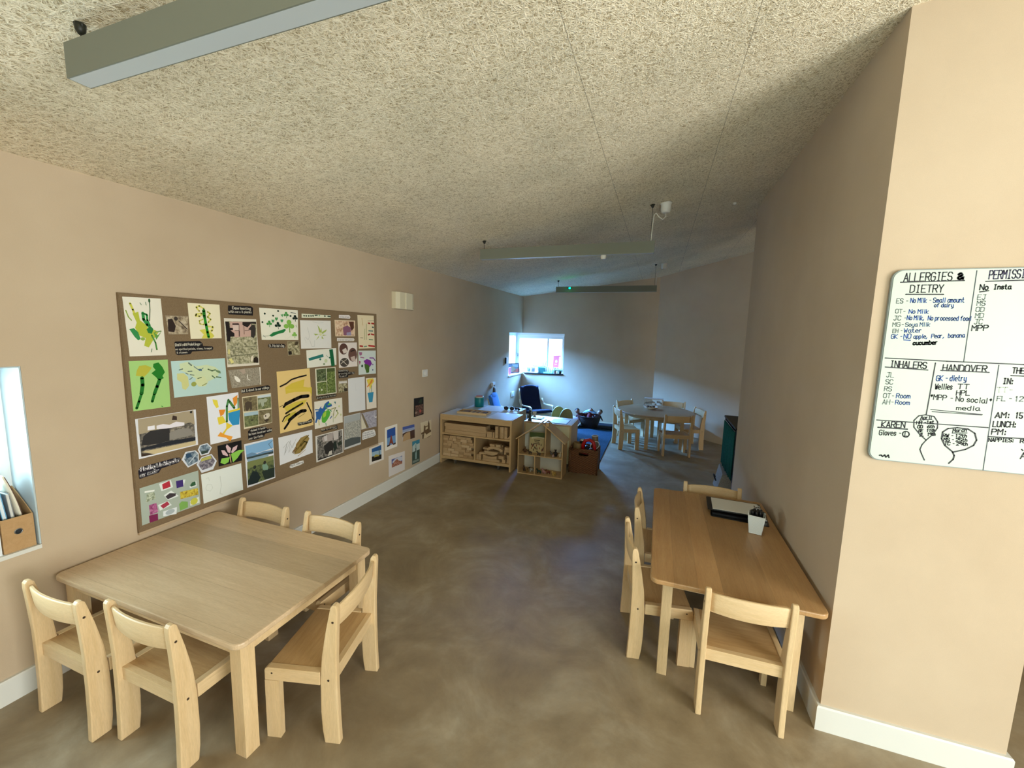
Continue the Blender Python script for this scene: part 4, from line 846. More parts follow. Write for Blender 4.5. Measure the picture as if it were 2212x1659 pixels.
# ------------------------------------------------------------------ things on the far window sills
SZ = .9215
def framed(label, x, y, z, w, h, rz, fr, art, lean=-8, name='framed_picture'):
    t = thing(name, label, 'picture', (x, y, z), rz); t.rotation_euler = (R(lean), 0, R(rz))
    m = MB(flat(fr, .4)); m.box(-w / 2, w / 2, -.008, .0, 0, .014); m.box(-w / 2, w / 2, -.008, 0, h - .014, h); m.box(-w / 2, -w / 2 + .014, -.008, 0, .0141, h - .0141); m.box(w / 2 - .014, w / 2, -.008, 0, .0141, h - .0141); m.build('frame', t)
    a = MB(); a.box(-w / 2 + .014, w / 2 - .014, -.004, 0, .014, h - .014, a.mi(flat(art[0], .5)))
    for c, pts in art[1:]: a.prism([(-w / 2 + .014 + u * (w - .028), .014 + v * (h - .028)) for u, v in pts], -.0047, -.0042, 'Y', a.mi(flat(c, .5)))
    a.build('picture', t); return t
t = framed('dark framed picture with orange and red shapes on left sill of corner window', XL - .075, 7.70, z0_ + .024, .36, .20, 68, '#1c2630', ('#5a6a78', ('#8a7050', [(.1, .1), (.75, .1), (.7, .5), (.45, .8), (.25, .65)]), ('#c04a34', [(.35, .02), (.98, .02), (.98, .5), (.7, .35)]), ('#9aa6b0', [(.5, .7), (.98, .6), (.98, .98), (.4, .98)])), -6)
o = MB(flat('#c24a8a', .5)).box(-.006, .006, -.055, .055, 0, .14, bev=.002).build('pink_book', None, (XL - .045, 7.40, z0_ + .0225)); tag(o, 'thin magenta book standing on left sill of corner window', 'book')
framed('small pale postcard with pink strip at the corner of sill', XL - .02, 8.07, SZ, .15, .085, 18, '#e4e4e0', ('#d8c8c4', ('#c87868', [(0, .3), (.5, .3), (.5, .7), (0, .7)])), -10, 'postcard')
framed('white framed photo at left end of the dark window sill', -2.50, 8.075, SZ, .13, .115, 8, '#e6eceb', ('#8a9a98', ('#3e4a4c', [(.2, 0), (.7, 0), (.6, .7), (.35, .75)])), -10)
framed('white framed photo of dark figures on the dark window sill', -2.40, 8.07, SZ, .15, .125, 5, '#eef2f0', ('#a09a9c', ('#4a4048', [(.1, 0), (.6, 0), (.6, .8), (.15, .75)]), ('#c8ccca', [(.7, 0), (1, 0), (1, .9), (.7, .9)])), -10)
o = MB(flat('#12463c', .5)).box(-.065, .065, -.035, .035, 0, .105, bev=.004).build('green_box', None, (-2.245, 8.13, SZ)); tag(o, 'dark green box beside the white framed photos on sill', 'box')
o = MB(flat('#2f9aa8', .45), flat('#e8eee8', .7)).box(-.14, .14, -.035, .035, 0, .012).box(-.138, .138, -.033, .033, .0125, .026, 1).box(-.14, .14, -.035, .035, .0265, .036).build('book', None, (-2.30, 8.13, SZ + .1055), (0, R(2), R(3))); tag(o, 'teal book lying across the top of the dark green box', 'book')
MINT = flat('#7fe0c4', .35)
t = thing('plant_stand', 'mint green tray holding clear tubes on the window sill', 'plant stand', (-2.10, 8.115, SZ))
MB(MINT).prism(rrect(-.10, .10, -.04, .04, .02), 0, .022, 'Z', bev=.004, ang=60).build('tray', t)
for k in range(4):
    x = -.07 + .045 * k; MB(clear_plastic('clear_tube_%d' % k, (.85, .97, .93, 1), .35)).lathe([(.013, .0225), (.014, .026), (.014, .115), (.012, .115)], cx=x, n=14, caps=False).build('tube', t)
m = MB(MINT); m.box(-.098, -.088, -.006, .006, .0222, .15); m.build('upright', t)
LEAF = flat('#4f8a52', .5)
def plant(label, x, y, pot, hgt, n, s):
    t = thing('potted_plant', label, 'plant', (x, y, SZ)); MB(flat(pot, .6)).lathe([(.024, 0), (.032, .05), (.034, .056), (.028, .056), (.025, .04), (.001, .04)], n=18, caps=False).build('pot', t)
    st = MB(LEAF); lf = MB(LEAF)
    for k in range(n):
        a = k * 2.4; tip = Vector((math.cos(a) * s, math.sin(a) * s * .5, hgt * rnd.uniform(.7, 1))); st.tube([(0, 0, .04), tip * .5 + Vector((0, 0, .03)), tip], .0022, 5)
        d = Vector((math.cos(a), math.sin(a), .35)).normalized(); sd = d.cross(Vector((0, 0, 1))).normalized() * .012; up_ = Vector((0, 0, .004))
        v = [tip, tip + d * .02 + sd, tip + d * .045, tip + d * .02 - sd, tip + d * .02 + up_]
        lf.faces(v, [(0, 1, 4), (1, 2, 4), (2, 3, 4), (3, 0, 4)], 0, True)
    st.build('stem', t); lf.build('leaf', t)
plant('leafy seedling in a brown pot on the dark sill, behind the mint tray', -2.225, 8.185, '#5a4034', .26, 7, .07); plant('low bushy plant in a brown pot at right of the mint tray', -1.955, 8.11, '#4a2c22', .12, 10, .045); plant('small plant in a dark pot at right end of sill', -1.862, 8.12, '#20302a', .10, 8, .035)
o = MB(flat('#d8cfae', .5)).lathe([(.014, 0), (.015, .05), (.010, .056)], n=14).build('candle', None, (-1.915, 8.06, SZ)); tag(o, 'short cream candle between two plants at right of sill', 'candle')
t = thing('hanging_card', 'pink card hung on the window glass at right', 'card', (-1.965, 8.176, 1.045)); m = MB(flat('#f06a84', .6)); m.prism([(-.065, 0), (.055, 0), (.062, .22), (.095, .225), (.09, .245), (-.055, .235)], -.001, .001, 'Y'); m.build('card', t)
m = MB(flat('#fbe6e2', .6)); m.prism([(-.02, .10), (.02, .095), (.03, .13), (.01, .16), (-.015, .14)], -.0018, -.0013, 'Y'); m.box(-.03, .02, -.0018, -.0013, .06, .07); m.build('picture', t)
g_ = MB(flat('#8b9488', .95)); g_.box(-8, 6, 8.7, 16, -.15, -.05); o = g_.build('ground'); o['kind'] = 'structure'

# ------------------------------------------------------------------ left window: file box
t = thing('magazine_file', 'brown fibreboard magazine file with finger hole on the left window sill', 'file box', (XL - .012, .893, W1[2] + .0185))
w_ = .050
m = MB(FILEB)
ring = [(w_ * .24 * math.cos(R(k * 30)), .088 + w_ * .24 * math.sin(R(k * 30))) for k in range(12)]
sq = [(w_, .088), (w_, .155), (0, .155), (-w_, .155), (-w_, .088), (-w_, 0), (0, 0), (w_, 0)]
outer = [(w_, .088), (w_, .115), (w_, .155), (0, .155), (-w_, .155), (-w_, .115), (-w_, .088), (-w_, .05), (-w_, 0), (0, 0), (w_, 0), (w_, .05)]
for xx in (-.004, 0):
    vs = [(xx, a_, b_) for a_, b_ in ring] + [(xx, a_, b_) for a_, b_ in outer]; m.faces(vs, [(k, (k + 1) % 12, 12 + (k + 1) % 12, 12 + k) for k in range(12)])
vs = [(-.004, a_, b_) for a_, b_ in outer] + [(0, a_, b_) for a_, b_ in outer]; m.faces(vs, [(k, (k + 1) % 12, 12 + (k + 1) % 12, 12 + k) for k in range(12)])
vs = [(-.004, a_, b_) for a_, b_ in ring] + [(0, a_, b_) for a_, b_ in ring]; m.faces(vs, [(k, (k + 1) % 12, 12 + (k + 1) % 12, 12 + k) for k in range(12)])
m.build('front_panel', t)
for s in (-1, 1): MB(FILEB).prism([(-.155, 0), (-.0045, 0), (-.0045, .155), (-.05, .19), (-.155, .26)], *sorted((s * w_, s * (w_ - .003))), 'Y').build('side_panel', t)
m = MB(FILEB); m.box(-.155, -.0045, -w_ + .0035, w_ - .0035, 0, .003); m.box(-.155, -.152, -w_ + .0035, w_ - .0035, .0035, .26); m.build('back_panel', t)
m = MB(STEEL); m.tube([(.0005, w_ * .24 * math.cos(R(k * 30)), .088 + w_ * .24 * math.sin(R(k * 30))) for k in range(13)], .002, 6, caps=False); m.build('finger_ring', t)
MB(flat('#2c3034', .8)).box(-.012, -.0075, -.02, .02, .06, .115).build('hole_shade', t)  # dark plate added behind the finger hole for the shade inside the file
BX, BY, BZ = XL - .012, .893, W1[2] + .0215
def folder(label, cat, y, h, th, col, rx, d=.125, name='folder', page=None):
    t = thing(name, label, cat, (BX - .085, BY + y, BZ), 0, 'folders in the brown file box'); t.rotation_euler = (R(rx), 0, 0)
    if page:
        m = MB(flat(col, .5)); m.box(-d / 2, d / 2, -th / 2, -th / 2 + .0015, 0, h); m.box(-d / 2, d / 2, th / 2 - .0015, th / 2, 0, h); m.box(-d / 2, -d / 2 + .0015, -th / 2 + .0016, th / 2 - .0016, 0, h); m.build('cover', t)
        MB(flat(page, .7)).box(-d / 2 + .002, d / 2 - .003, -th / 2 + .0018, th / 2 - .0018, .003, h - .003).build('pages', t)
    else: MB(flat(col, .4)).box(-d / 2, d / 2, -th / 2, th / 2, 0, h, bev=.0015).build('cover', t)
    return t
folder('light blue folder leaning in the brown file box', 'folder', -.015, .30, .014, '#6fb4dc', 5, page='#dfe8ec'); folder('dark navy folder at the left inside the brown file box', 'folder', -.034, .235, .010, '#0e1a28', 1.5, d=.11); folder('grey folder right of the light blue folder in file box', 'folder', .006, .26, .012, '#8a8f92', 4, page='#d8d8d2')
m = MB(flat('#e2dcc8', .6), flat('#5a4034', .6))
pth = [(-.05 - .0 * k, .022 + .0022 * k - .0004 * k * k, .03 * k) for k in range(12)]
m.ribbon([(BX * 0 - .06, .033 - .0004 * k * k, .0 + .031 * k) for k in range(12)], .10, .006, 0); m.ribbon([(-.06, .0378 - .0004 * k * k, .0 + .0305 * k) for k in range(12)], .104, .0022, 1)
o = m.build('booklet', None, (BX - .02, BY - .001, BZ)); tag(o, 'cream booklet with brown cover curving out of the file box', 'booklet')
# white file beside it
t = thing('magazine_file', 'white magazine file at the left picture edge on the left window sill', 'file box', (XL - .012, .792, W1[2] + .0185))
m = MB(flat('#e9eef0', .5)); m.box(-.15, 0, -.046, -.043, 0, .19); m.box(-.15, 0, .043, .046, 0, .19); m.box(-.15, -.147, -.0425, .0425, 0, .25); m.box(-.003, 0, -.0425, .0425, 0, .155); m.box(-.1465, -.0035, -.0425, .0425, 0, .003); m.build('file_body', t)
MB(flat('#9ac4e0', .5)).box(-.14, -.02, -.03, .03, .0035, .24, bev=.002).build('papers', t)

# ------------------------------------------------------------------ marker lettering
GLY = dict(A='02 28 42|14 34', B='02 08 38 47 46 35 05|35 44 43 32 02', C='47 38 18 07 03 12 32 43', D='02 08 28 47 43 22 02', E='48 08 02 42|05 35', F='48 08 02|05 35', G='47 38 18 07 03 12 32 43 45 25', H='08 02|48 42|05 45', I='28 22|18 38|12 32', J='18 48|38 33 22 12 03', K='08 02|48 05 42', L='08 02 42', M='02 08 25 48 42', N='02 08 42 48', O='18 07 03 12 32 43 47 38 18', P='02 08 38 47 46 35 05', Q='18 07 03 12 32 43 47 38 18|24 42', R='02 08 38 47 46 35 05|25 42', S='47 38 18 07 06 15 35 44 43 32 12 03', T='08 48|28 22', U='08 03 12 32 43 48', V='08 22 48', W='08 12 26 32 48', X='08 42|02 48', Y='08 25 48|25 22', Z='08 48 02 42',
  a='36 16 05 03 12 22 33 36|33 42', b='08 02 22 33 35 26 06', c='35 26 16 05 03 12 22 33', d='38 32 12 03 05 16 36', e='04 34 35 26 16 05 03 12 32', f='38 28 17 12|06 26', g='36 16 05 03 12 32|36 31 20 10 01', h='08 02|05 16 26 35 32', i='16 12|18 17', j='26 21 10 00|28 27', k='08 02|36 04 32', l='18 12', m='06 02|05 16 25 22|25 36 45 42', n='06 02|05 16 26 35 32', o='16 05 03 12 22 33 35 26 16', p='06 00|06 26 35 33 22 02', q='36 30|36 16 05 03 12 32', r='06 02|05 16 26', s='35 26 16 05 14 24 33 22 12 03', t='18 13 22 32|06 26', u='06 03 12 22 33|36 32', v='06 12 36', w='06 12 24 32 46', x='06 32|02 36', y='06 03 12 32|36 31 20 00', z='06 36 02 32')
GLY.update({'0': '18 07 03 12 32 43 47 38 18', '1': '17 28 22', '2': '07 18 38 47 46 02 42', '3': '07 18 38 47 46 35 15|35 44 43 32 12 03', '4': '32 38 04 44', '5': '48 08 05 35 44 43 32 12 03', '6': '38 05 03 12 32 43 44 35 05', '7': '08 48 12', '8': '18 07 06 35 44 43 32 12 03 04 35 46 47 38 18', '9': '43 46 38 18 07 06 15 45',
  '-': '15 35', '.': '12 13', ',': '13 01', ':': '13 12|16 15', '&': '42 07 18 28 36 04 03 12 22 44', '*': '25 28|16 37|36 17', "'": '18 16', '!': '18 14|13 12', '/': '02 48'})
def advance(c): return 2.6 if c == ' ' else 3.0 if c in "il.,:'!" else 5.3 if c.isupper() or c in 'mw&' or c.isdigit() else 4.4
def text_strokes(s_):
    o, x = [], 0.0
    for c in s_:
        for st in GLY.get(c, '').split('|'):
            if st: o.append([(x + int(p[0]), int(p[1]) - 2) for p in st.split()])
        x += advance(c)
    return o, x - 1.0

# drawn surfaces: thin raised marks on a sheet; P maps (u, v, lift) in millimetres to the sheet
def draw(m, shapes, P, lift=.4, step=.12):
    L_ = lift
    def poly(pts, mi):
        vs = [m.bm.verts.new(P(a_, b_, L_)) for a_, b_ in pts]
        try: f = m.bm.faces.new(vs)
        except ValueError: return
        f.material_index = mi
    def stroke(pts, w, mi):
        for (a_, b_), (c_, d_) in zip(pts, pts[1:]):
            dx, dy = c_ - a_, d_ - b_; l = math.hypot(dx, dy)
            if l < 1e-6: continue
            nx, ny = -dy / l * w / 2, dx / l * w / 2; poly([(a_ + nx, b_ + ny), (a_ - nx, b_ - ny), (c_ - nx, d_ - ny), (c_ + nx, d_ + ny)], mi)
        for a_, b_ in pts: poly([(a_ + w / 2 * math.cos(k * 1.0472), b_ + w / 2 * math.sin(k * 1.0472)) for k in range(6)], mi)
    for s_ in shapes:
        k = s_[0]
        if k == 'n': mi = m.mi(photo_mat(s_[1]))
        else: mi = m.mi(flat(s_[1], .55))
        if k in 'pn': q = s_[2]; poly([(q[i], q[i + 1]) for i in range(0, len(q), 2)], mi)
        elif k == 's': q = s_[3]; stroke([(q[i], q[i + 1]) for i in range(0, len(q), 2)], s_[2], mi)
        elif k == 'e': poly([(s_[2] + s_[4] * math.cos(j * .3927), s_[3] + s_[5] * math.sin(j * .3927)) for j in range(16)], mi)
        elif k == 't':
            w, ax_, ay, bx, by, h, txt = s_[2:]; st, wid = text_strokes(txt); dx, dy = bx - ax_, by - ay; l = math.hypot(dx, dy); ex, ey = dx / wid, dy / wid; sy = h / 6.0
            for g in st: stroke([(ax_ + ex * x + .0, ay + ey * x + sy * y) for x, y in g], w, mi)
        L_ += step
SHEETS = [
('painting','painting','white sheet with splashed green and yellow daffodil,top left of brown board','papers pinned on the brown board','#e6e2d2',[1335,1840,1509,1845,1516,1530,1345,1530],[('s','#c9c94a',10,[1366,1808,1376,1776,1385,1737,1395,1706]),('s','#8fae3a',5,[1345,1770,1354,1736,1366,1720]),('p','#b5bd3c',[1373,1756,1399,1766,1403,1722,1428,1699,1441,1675,1469,1671,1486,1659,1458,1617,1434,1576,1413,1585,1423,1626,1393,1642,1379,1681,1388,1709]),('p','#2f8a4a',[1353,1673,1373,1679,1391,1658,1399,1622,1388,1614,1373,1634]),('s','#2f8f45',14,[1419,1761,1420,1727,1435,1699,1455,1675]),('s','#2f8f45',10,[1422,1759,1437,1752,1437,1723,1446,1695]),('p','#1d7a36',[1430,1674,1449,1691,1462,1675,1453,1650,1436,1654]),('s','#4f8f3f',8,[1452,1642,1467,1601,1471,1563]),('p','#5f9a3f',[1461,1659,1481,1642,1489,1651,1501,1665,1485,1638,1472,1617]),('s','#25552a',4,[1454,1838,1453,1781,1447,1720]),('e','#25552a',1453,1829,5,11),('s','#7aa05a',6,[1468,1659,1497,1665]),('e','#8fb04a',1409,1622,10,9),('s','#6f8f6f',3,[1409,1814,1415,1804]),('s','#6f8f6f',3,[1435,1820,1437,1804]),('s','#5a7a5a',3,[1447,1568,1443,1551])]),
('photo_print','photo','small brown-toned photo between two daffodil paintings,upper left of brown board','papers pinned on the brown board','#8a7c66',[1525,1754,1643,1755,1639,1649,1534,1646],[('n',2,[1526,1752,1643,1753,1637,1651,1537,1649]),('p','#2a1c18',[1536,1732,1559,1737,1575,1695,1565,1660,1535,1664]),('e','#3a302a',1578,1738,10,12),('s','#4a4038',6,[1593,1725,1634,1679])]),
('painting','painting','cream sheet with yellow flower and upright green stem,upper left of board','papers pinned on the brown board','#ebe3c4',[1646,1833,1833,1836,1834,1625,1651,1622],[('s','#d8d26a',10,[1709,1788,1693,1810,1711,1820,1736,1804,1739,1781,1707,1757,1686,1760,1690,1769,1721,1776]),('s','#cfcb5c',9,[1757,1787,1772,1778,1755,1755,1774,1742,1757,1723]),('s','#cfcb5c',7,[1727,1740,1705,1730,1708,1712,1730,1708,1736,1731]),('s','#dcd66c',11,[1747,1699,1783,1696,1777,1672,1749,1667]),('p','#d6cf55',[1702,1675,1732,1681,1776,1658,1789,1639,1774,1625,1711,1624,1726,1648]),('s','#1f8a22',16,[1736,1795,1737,1754,1743,1708,1749,1662,1754,1632]),('s','#157018',18,[1734,1792,1736,1758])]),
('caption_strip','caption','black rounded caption with three lines of white handwriting,under the yellow flower painting','caption strips on the brown board','#141014',[1561,1599,1567,1607,1701,1609,1716,1594,1718,1578,1773,1575,1779,1565,1772,1551,1654,1546,1644,1532,1576,1528,1565,1535],[('t','#e8e2d0',3,1565,1580,1709,1584,15,'Daffodil Paintings-'),('t','#e8e2d0',2,1564,1557,1771,1558,11,'we spotted petals,stems,trumpet'),('t','#e8e2d0',2,1570,1537,1630,1538,10,'& stamen.')]),
('caption_strip','caption','black caption with two lines of white handwriting,above the tall planks photo','caption strips on the brown board','#141014',[1889,1836,2044,1841,2060,1832,2056,1779,1887,1779,1885,1808],[('t','#e8e2d0',3,1914,1815,2043,1817,15,'Experimenting'),('t','#e8e2d0',3,1889,1790,2047,1795,14,'with cars & planks')]),
('photo_print','photo','tall photo of two children beside chairs and ramps,white bordered,on brown board','papers pinned on the brown board','#ded6c6',[1856,1753,2079,1755,2086,1440,1860,1438],[('n',3,[1862,1733,2077,1739,2080,1454,1864,1455]),('p','#c9a79a',[1893,1732,2039,1737,2033,1637,1920,1631,1892,1666]),('p','#1c1416',[1862,1732,1887,1732,1890,1694,1921,1691,1920,1681,1893,1677,1919,1657,1918,1637,1891,1635,1889,1605,1868,1605,1865,1694]),('p','#35302c',[2044,1716,2064,1717,2072,1693,2068,1650,2052,1625,2033,1637,2036,1680,2017,1685]),('p','#241c1a',[1978,1733,2075,1738,2076,1723,2038,1725,2011,1697,1977,1714]),('s','#3a2c28',3,[1909,1718,1953,1719,1949,1637]),('p','#3a2a2a',[1909,1722,1951,1724,1951,1713,1908,1712]),('p','#d9c3b8',[1910,1711,1951,1712,1949,1678,1911,1678]),('s','#3a2c28',3,[1923,1675,1953,1675,1954,1637]),('s','#3a2c28',3,[1986,1712,1986,1652]),('s','#3a2c28',3,[1991,1676,2023,1678]),('s','#6b6a50',3,[1890,1567,2079,1570]),('s','#6b6a50',5,[1889,1509,2077,1520]),('s','#59583e',3,[1886,1550,1976,1524]),('p','#d9d08a',[1870,1553,1883,1553,1879,1521,1868,1522]),('p','#e0d88c',[1872,1490,1888,1496,1905,1467,1886,1460]),('p','#2a1f16',[2045,1490,2065,1499,2078,1486,2078,1454,2040,1460]),('p','#e8ddc8',[2026,1500,2043,1509,2041,1484,2030,1463,2021,1473])]),
('painting','painting','bright green sheet with two painted daffodils on dark green stems,left of board','papers pinned on the brown board','#a3cf7d',[1338,1505,1521,1505,1517,1234,1340,1236],[('p','#b9b63e',[1383,1478,1413,1480,1440,1464,1424,1440,1402,1417,1364,1425,1370,1453]),('p','#18791c',[1449,1485,1474,1491,1491,1465,1502,1434,1488,1414,1494,1401,1467,1390,1458,1408,1436,1433,1457,1450,1446,1468]),('s','#14701f',18,[1391,1412,1391,1373,1382,1325]),('s','#14701f',13,[1382,1325,1368,1285,1355,1250]),('s','#14701f',17,[1474,1398,1458,1357,1442,1317]),('s','#14701f',14,[1442,1317,1429,1276]),('s','#3f9a3f',4,[1472,1244,1477,1239])]),
('painting','painting','pale blue sheet with dabbed cream and green flowers,left half of board','papers pinned on the brown board','#b9d6d2',[1536,1494,1847,1498,1852,1278,1540,1282],[('p','#cddbb2',[1579,1477,1626,1487,1667,1456,1730,1462,1782,1445,1811,1415,1792,1381,1724,1354,1662,1383,1622,1416,1582,1439]),('p','#cfd08c',[1563,1421,1598,1421,1620,1397,1623,1344,1603,1320,1586,1329,1583,1368,1561,1386]),('p','#d3dbaa',[1669,1392,1713,1392,1733,1353,1716,1331,1677,1332,1657,1360]),('e','#9aa24e',1650,1350,15,14),('s','#4f7480',4,[1657,1456,1678,1438,1697,1434,1710,1444]),('p','#4b6f86',[1678,1440,1697,1440,1702,1426,1684,1428]),('s','#71857a',6,[1576,1441,1594,1446]),('s','#71857a',6,[1622,1429,1644,1429]),('s','#71857a',5,[1610,1420,1621,1413]),('s','#71857a',5,[1633,1409,1654,1404]),('s','#71857a',5,[1628,1380,1644,1391]),('s','#7c9184',8,[1629,1479,1643,1464]),('s','#6f8a63',8,[1738,1434,1761,1422,1781,1427]),('p','#6f8a63',[1778,1428,1811,1418,1814,1401,1790,1411]),('s','#6f8a63',7,[1759,1391,1775,1376]),('s','#6f8a63',8,[1785,1382,1812,1376]),('s','#7f946c',6,[1674,1382,1694,1387]),('s','#9aa26a',5,[1697,1336,1723,1347])]),
('photo_print','photo','grey photo of spoons and pebbles on sand,below the tall planks photo','papers pinned on the brown board','#9a917f',[1864,1418,2090,1424,2092,1300,1882,1298],[('n',4,[1867,1416,2086,1421,2087,1303,1885,1300]),('p','#efe9dc',[1902,1379,1923,1370,1943,1346,1936,1332,1918,1337,1904,1357]),('s','#efe9dc',6,[1993,1378,1995,1348,2010,1339]),('p','#b3a08f',[1937,1412,1976,1421,1982,1394,1966,1381]),('p','#efe9dc',[2084,1424,2092,1423,2092,1300,2086,1300])]),
('caption_strip','caption','long black caption in white handwriting,between shell photo and four animal photos','caption strips on the brown board','#141014',[1942,1277,1951,1281,2145,1289,2161,1279,2160,1259,2143,1252,2125,1257,1949,1255,1943,1263],[('t','#e8e2d0',3,1945,1261,2154,1264,17,'Out & about in our village')]),
('collage','collage','white sheet with orange and yellow paper daffodils beside blue pot cutout','papers pinned on the brown board','#e9ebf2',[1718,1262,1923,1266,1923,956,1724,956],[('p','#e9d84a',[1752,1242,1782,1233,1789,1187,1774,1182,1758,1213]),('p','#e8902c',[1788,1169,1832,1164,1817,1135,1796,1123]),('p','#ead23e',[1775,1121,1811,1125,1830,1079,1782,1072]),('s','#4c8a4a',14,[1835,1083,1841,1184,1854,1225]),('p','#e99536',[1882,1232,1916,1249,1910,1195,1889,1171]),('s','#4f8544',16,[1859,1214,1889,1166]),('s','#4c8a4a',8,[1918,1227,1916,1156]),('p','#e6cf3e',[1845,1151,1928,1159,1927,1143,1849,1137]),('p','#2f93c8',[1847,1138,1927,1146,1916,1048,1871,1050,1849,1091]),('p','#ecce3c',[1830,1079,1871,1049,1832,1030,1809,1000,1799,1010,1828,1041]),('p','#f0a238',[1768,1001,1790,1023,1815,1001,1867,975,1849,947,1824,977])]),
('photo_print','photo','wide photo of a tray of seeds and soil,lower left of board','papers pinned on the brown board','#dfe0e6',[1344,1192,1651,1195,1651,974,1346,969],[('n',5,[1356,1189,1637,1192,1637,980,1357,980]),('p','#a89a80',[1356,1189,1637,1192,1640,1101,1616,1121,1454,1115,1354,1105]),('p','#eceaf2',[1398,1141,1431,1141,1431,1118,1396,1119]),('p','#e7e2ea',[1440,1137,1472,1140,1504,1129,1539,1141,1583,1127,1582,1110,1491,1110,1439,1117]),('p','#2c2b2c',[1375,1092,1407,1114,1503,1110,1502,1038,1449,1032,1361,1041]),('p','#8d8880',[1501,1082,1548,1095,1605,1088,1635,1047,1598,1040,1498,1039]),('p','#20242c',[1360,1027,1498,1035,1638,1026,1637,1006,1359,1014]),('p','#c9b890',[1359,1007,1639,1003,1637,980,1417,979]),('p','#3a2c20',[1358,1000,1421,978,1357,980]),('p','#3a2a24',[1524,1180,1545,1171,1544,1150,1518,1155]),('p','#15181c',[1619,1190,1630,1188,1627,1176,1616,1178])]),
('caption_strip','caption','large dark caption about seeds in white handwriting,lower left of brown board','caption strips on the brown board','#120f20',[1338,906,1348,923,1524,928,1546,922,1550,906,1535,893,1447,886,1433,866,1340,859,1338,887],[('t','#ece8ee',5,1341,900,1544,901,21,'-Planting & looking after'),('t','#ece8ee',5,1345,868,1434,873,20,'our seeds-')]),
('photo_print','photo','hexagonal photo with pale diagonal stick,leftmost of three in the honeycomb','papers pinned on the brown board','#d9dde6',[1554,907,1578,948,1633,943,1650,921,1649,865,1585,849],[('n',6,[1567,906,1584,941,1630,938,1645,917,1643,871,1588,857]),('s','#c9d4dc',5,[1591,874,1630,911]),('p','#2b4a66',[1577,936,1604,933,1612,911,1580,905])]),
('photo_print','photo','hexagonal photo,topmost and smallest of three in the honeycomb','papers pinned on the brown board','#d9dde6',[1647,942,1661,969,1706,971,1731,936,1709,900,1663,901],[('n',6,[1655,943,1667,963,1703,964,1723,937,1704,909,1667,908]),('p','#33443c',[1664,927,1706,927,1704,909,1667,908])]),
('photo_print','photo','hexagonal photo with yellow-green top,lowest of three in the honeycomb','papers pinned on the brown board','#d9dde6',[1634,853,1666,891,1726,895,1756,841,1730,793,1660,791],[('n',7,[1643,851,1669,885,1723,888,1745,844,1723,811,1664,808]),('p','#b9b45e',[1662,882,1720,886,1724,866,1660,864])]),
('collage','collage','black paper with pink petals and green leaves cut out','papers pinned on the brown board','#0d0d0f',[1766,937,1926,936,1923,795,1766,800],[('p','#d9b9bd',[1787,903,1808,897,1830,861,1827,852,1796,870]),('p','#d9b9bd',[1818,919,1826,933,1852,899,1844,868,1829,878]),('p','#d9b9bd',[1850,872,1865,901,1898,911,1889,884,1860,864]),('p','#8cc751',[1777,822,1787,848,1840,842,1830,811,1803,804]),('p','#8cc751',[1849,861,1906,874,1944,864,1916,849,1891,821,1859,800]),('s','#e8c890',5,[1841,863,1846,804])]),
('photo_print','photo','tall photo of children on grass by blue lake,bottom middle of board','papers pinned on the brown board','#e4e4ea',[1943,903,2166,898,2170,591,1950,591],[('p','#86b4dc',[1951,889,2162,888,2164,822,2051,817,1955,824]),('p','#6f93b4',[1955,827,1996,832,2037,811,2080,816,2163,808,2162,787,1955,807]),('p','#3b4a4a',[1955,807,2163,797,2163,780,1957,793]),('p','#8fa9bb',[1957,793,2123,787,2122,770,2049,770,1965,768]),('p','#7c8350',[1958,774,2163,766,2163,710,1956,718]),('n',8,[1956,725,2164,731,2164,600,1955,606]),('p','#1d2a2a',[1957,638,1996,699,2030,681,2052,633,2026,601,1955,606]),('p','#26332c',[2062,671,2117,675,2167,673,2164,600,2084,605]),('p','#7fa08a',[2068,717,2098,729,2118,688,2109,670,2073,681]),('s','#55606a',3,[2162,878,2127,859,2147,826,2158,809]),('e','#2e3430',2011,721,12,13),('e','#33302c',2089,732,11,13)]),
('collage','collage','sage green sheet with scraps in coloured squares,bottom left corner of board','papers pinned on the brown board','#a9b5aa',[1337,807,1641,813,1641,596,1334,594],[('p','#dfe6e4',[1429,801,1489,804,1498,757,1438,754]),('p','#b32a3c',[1444,793,1482,802,1486,764,1446,761]),('p','#3c2a72',[1515,788,1552,784,1554,742,1516,744]),('p','#dfe6e4',[1552,783,1566,781,1553,740]),('p','#dfe6e4',[1584,729,1625,753,1625,719,1588,719]),('p','#2f5a3a',[1589,737,1602,751,1620,750,1621,726,1593,726]),('p','#e8ece6',[1358,783,1405,776,1404,766,1357,773]),('n',9,[1367,764,1402,765,1407,722,1360,717]),('p','#dfe6e4',[1448,726,1486,741,1524,693,1466,690]),('p','#3a333a',[1455,716,1477,728,1510,715,1507,701,1466,695]),('n',10,[1532,715,1631,704,1632,662,1531,670]),('n',11,[1372,696,1408,696,1414,640,1374,636]),('p','#7c1d52',[1368,636,1411,632,1410,593,1369,595]),('p','#dfe6e4',[1414,681,1466,685,1483,654,1422,644]),('p','#a8344a',[1426,672,1462,684,1473,663,1439,649]),('p','#e4eaee',[1437,633,1509,631,1504,590,1436,604]),('e','#aab6bc',1472,616,24,15),('p','#7dae58',[1521,644,1537,655,1569,640,1567,605,1524,602]),('p','#e3e8dc',[1581,640,1633,649,1635,609,1581,609]),('e','#c8c84c',1604,629,21,21)]),
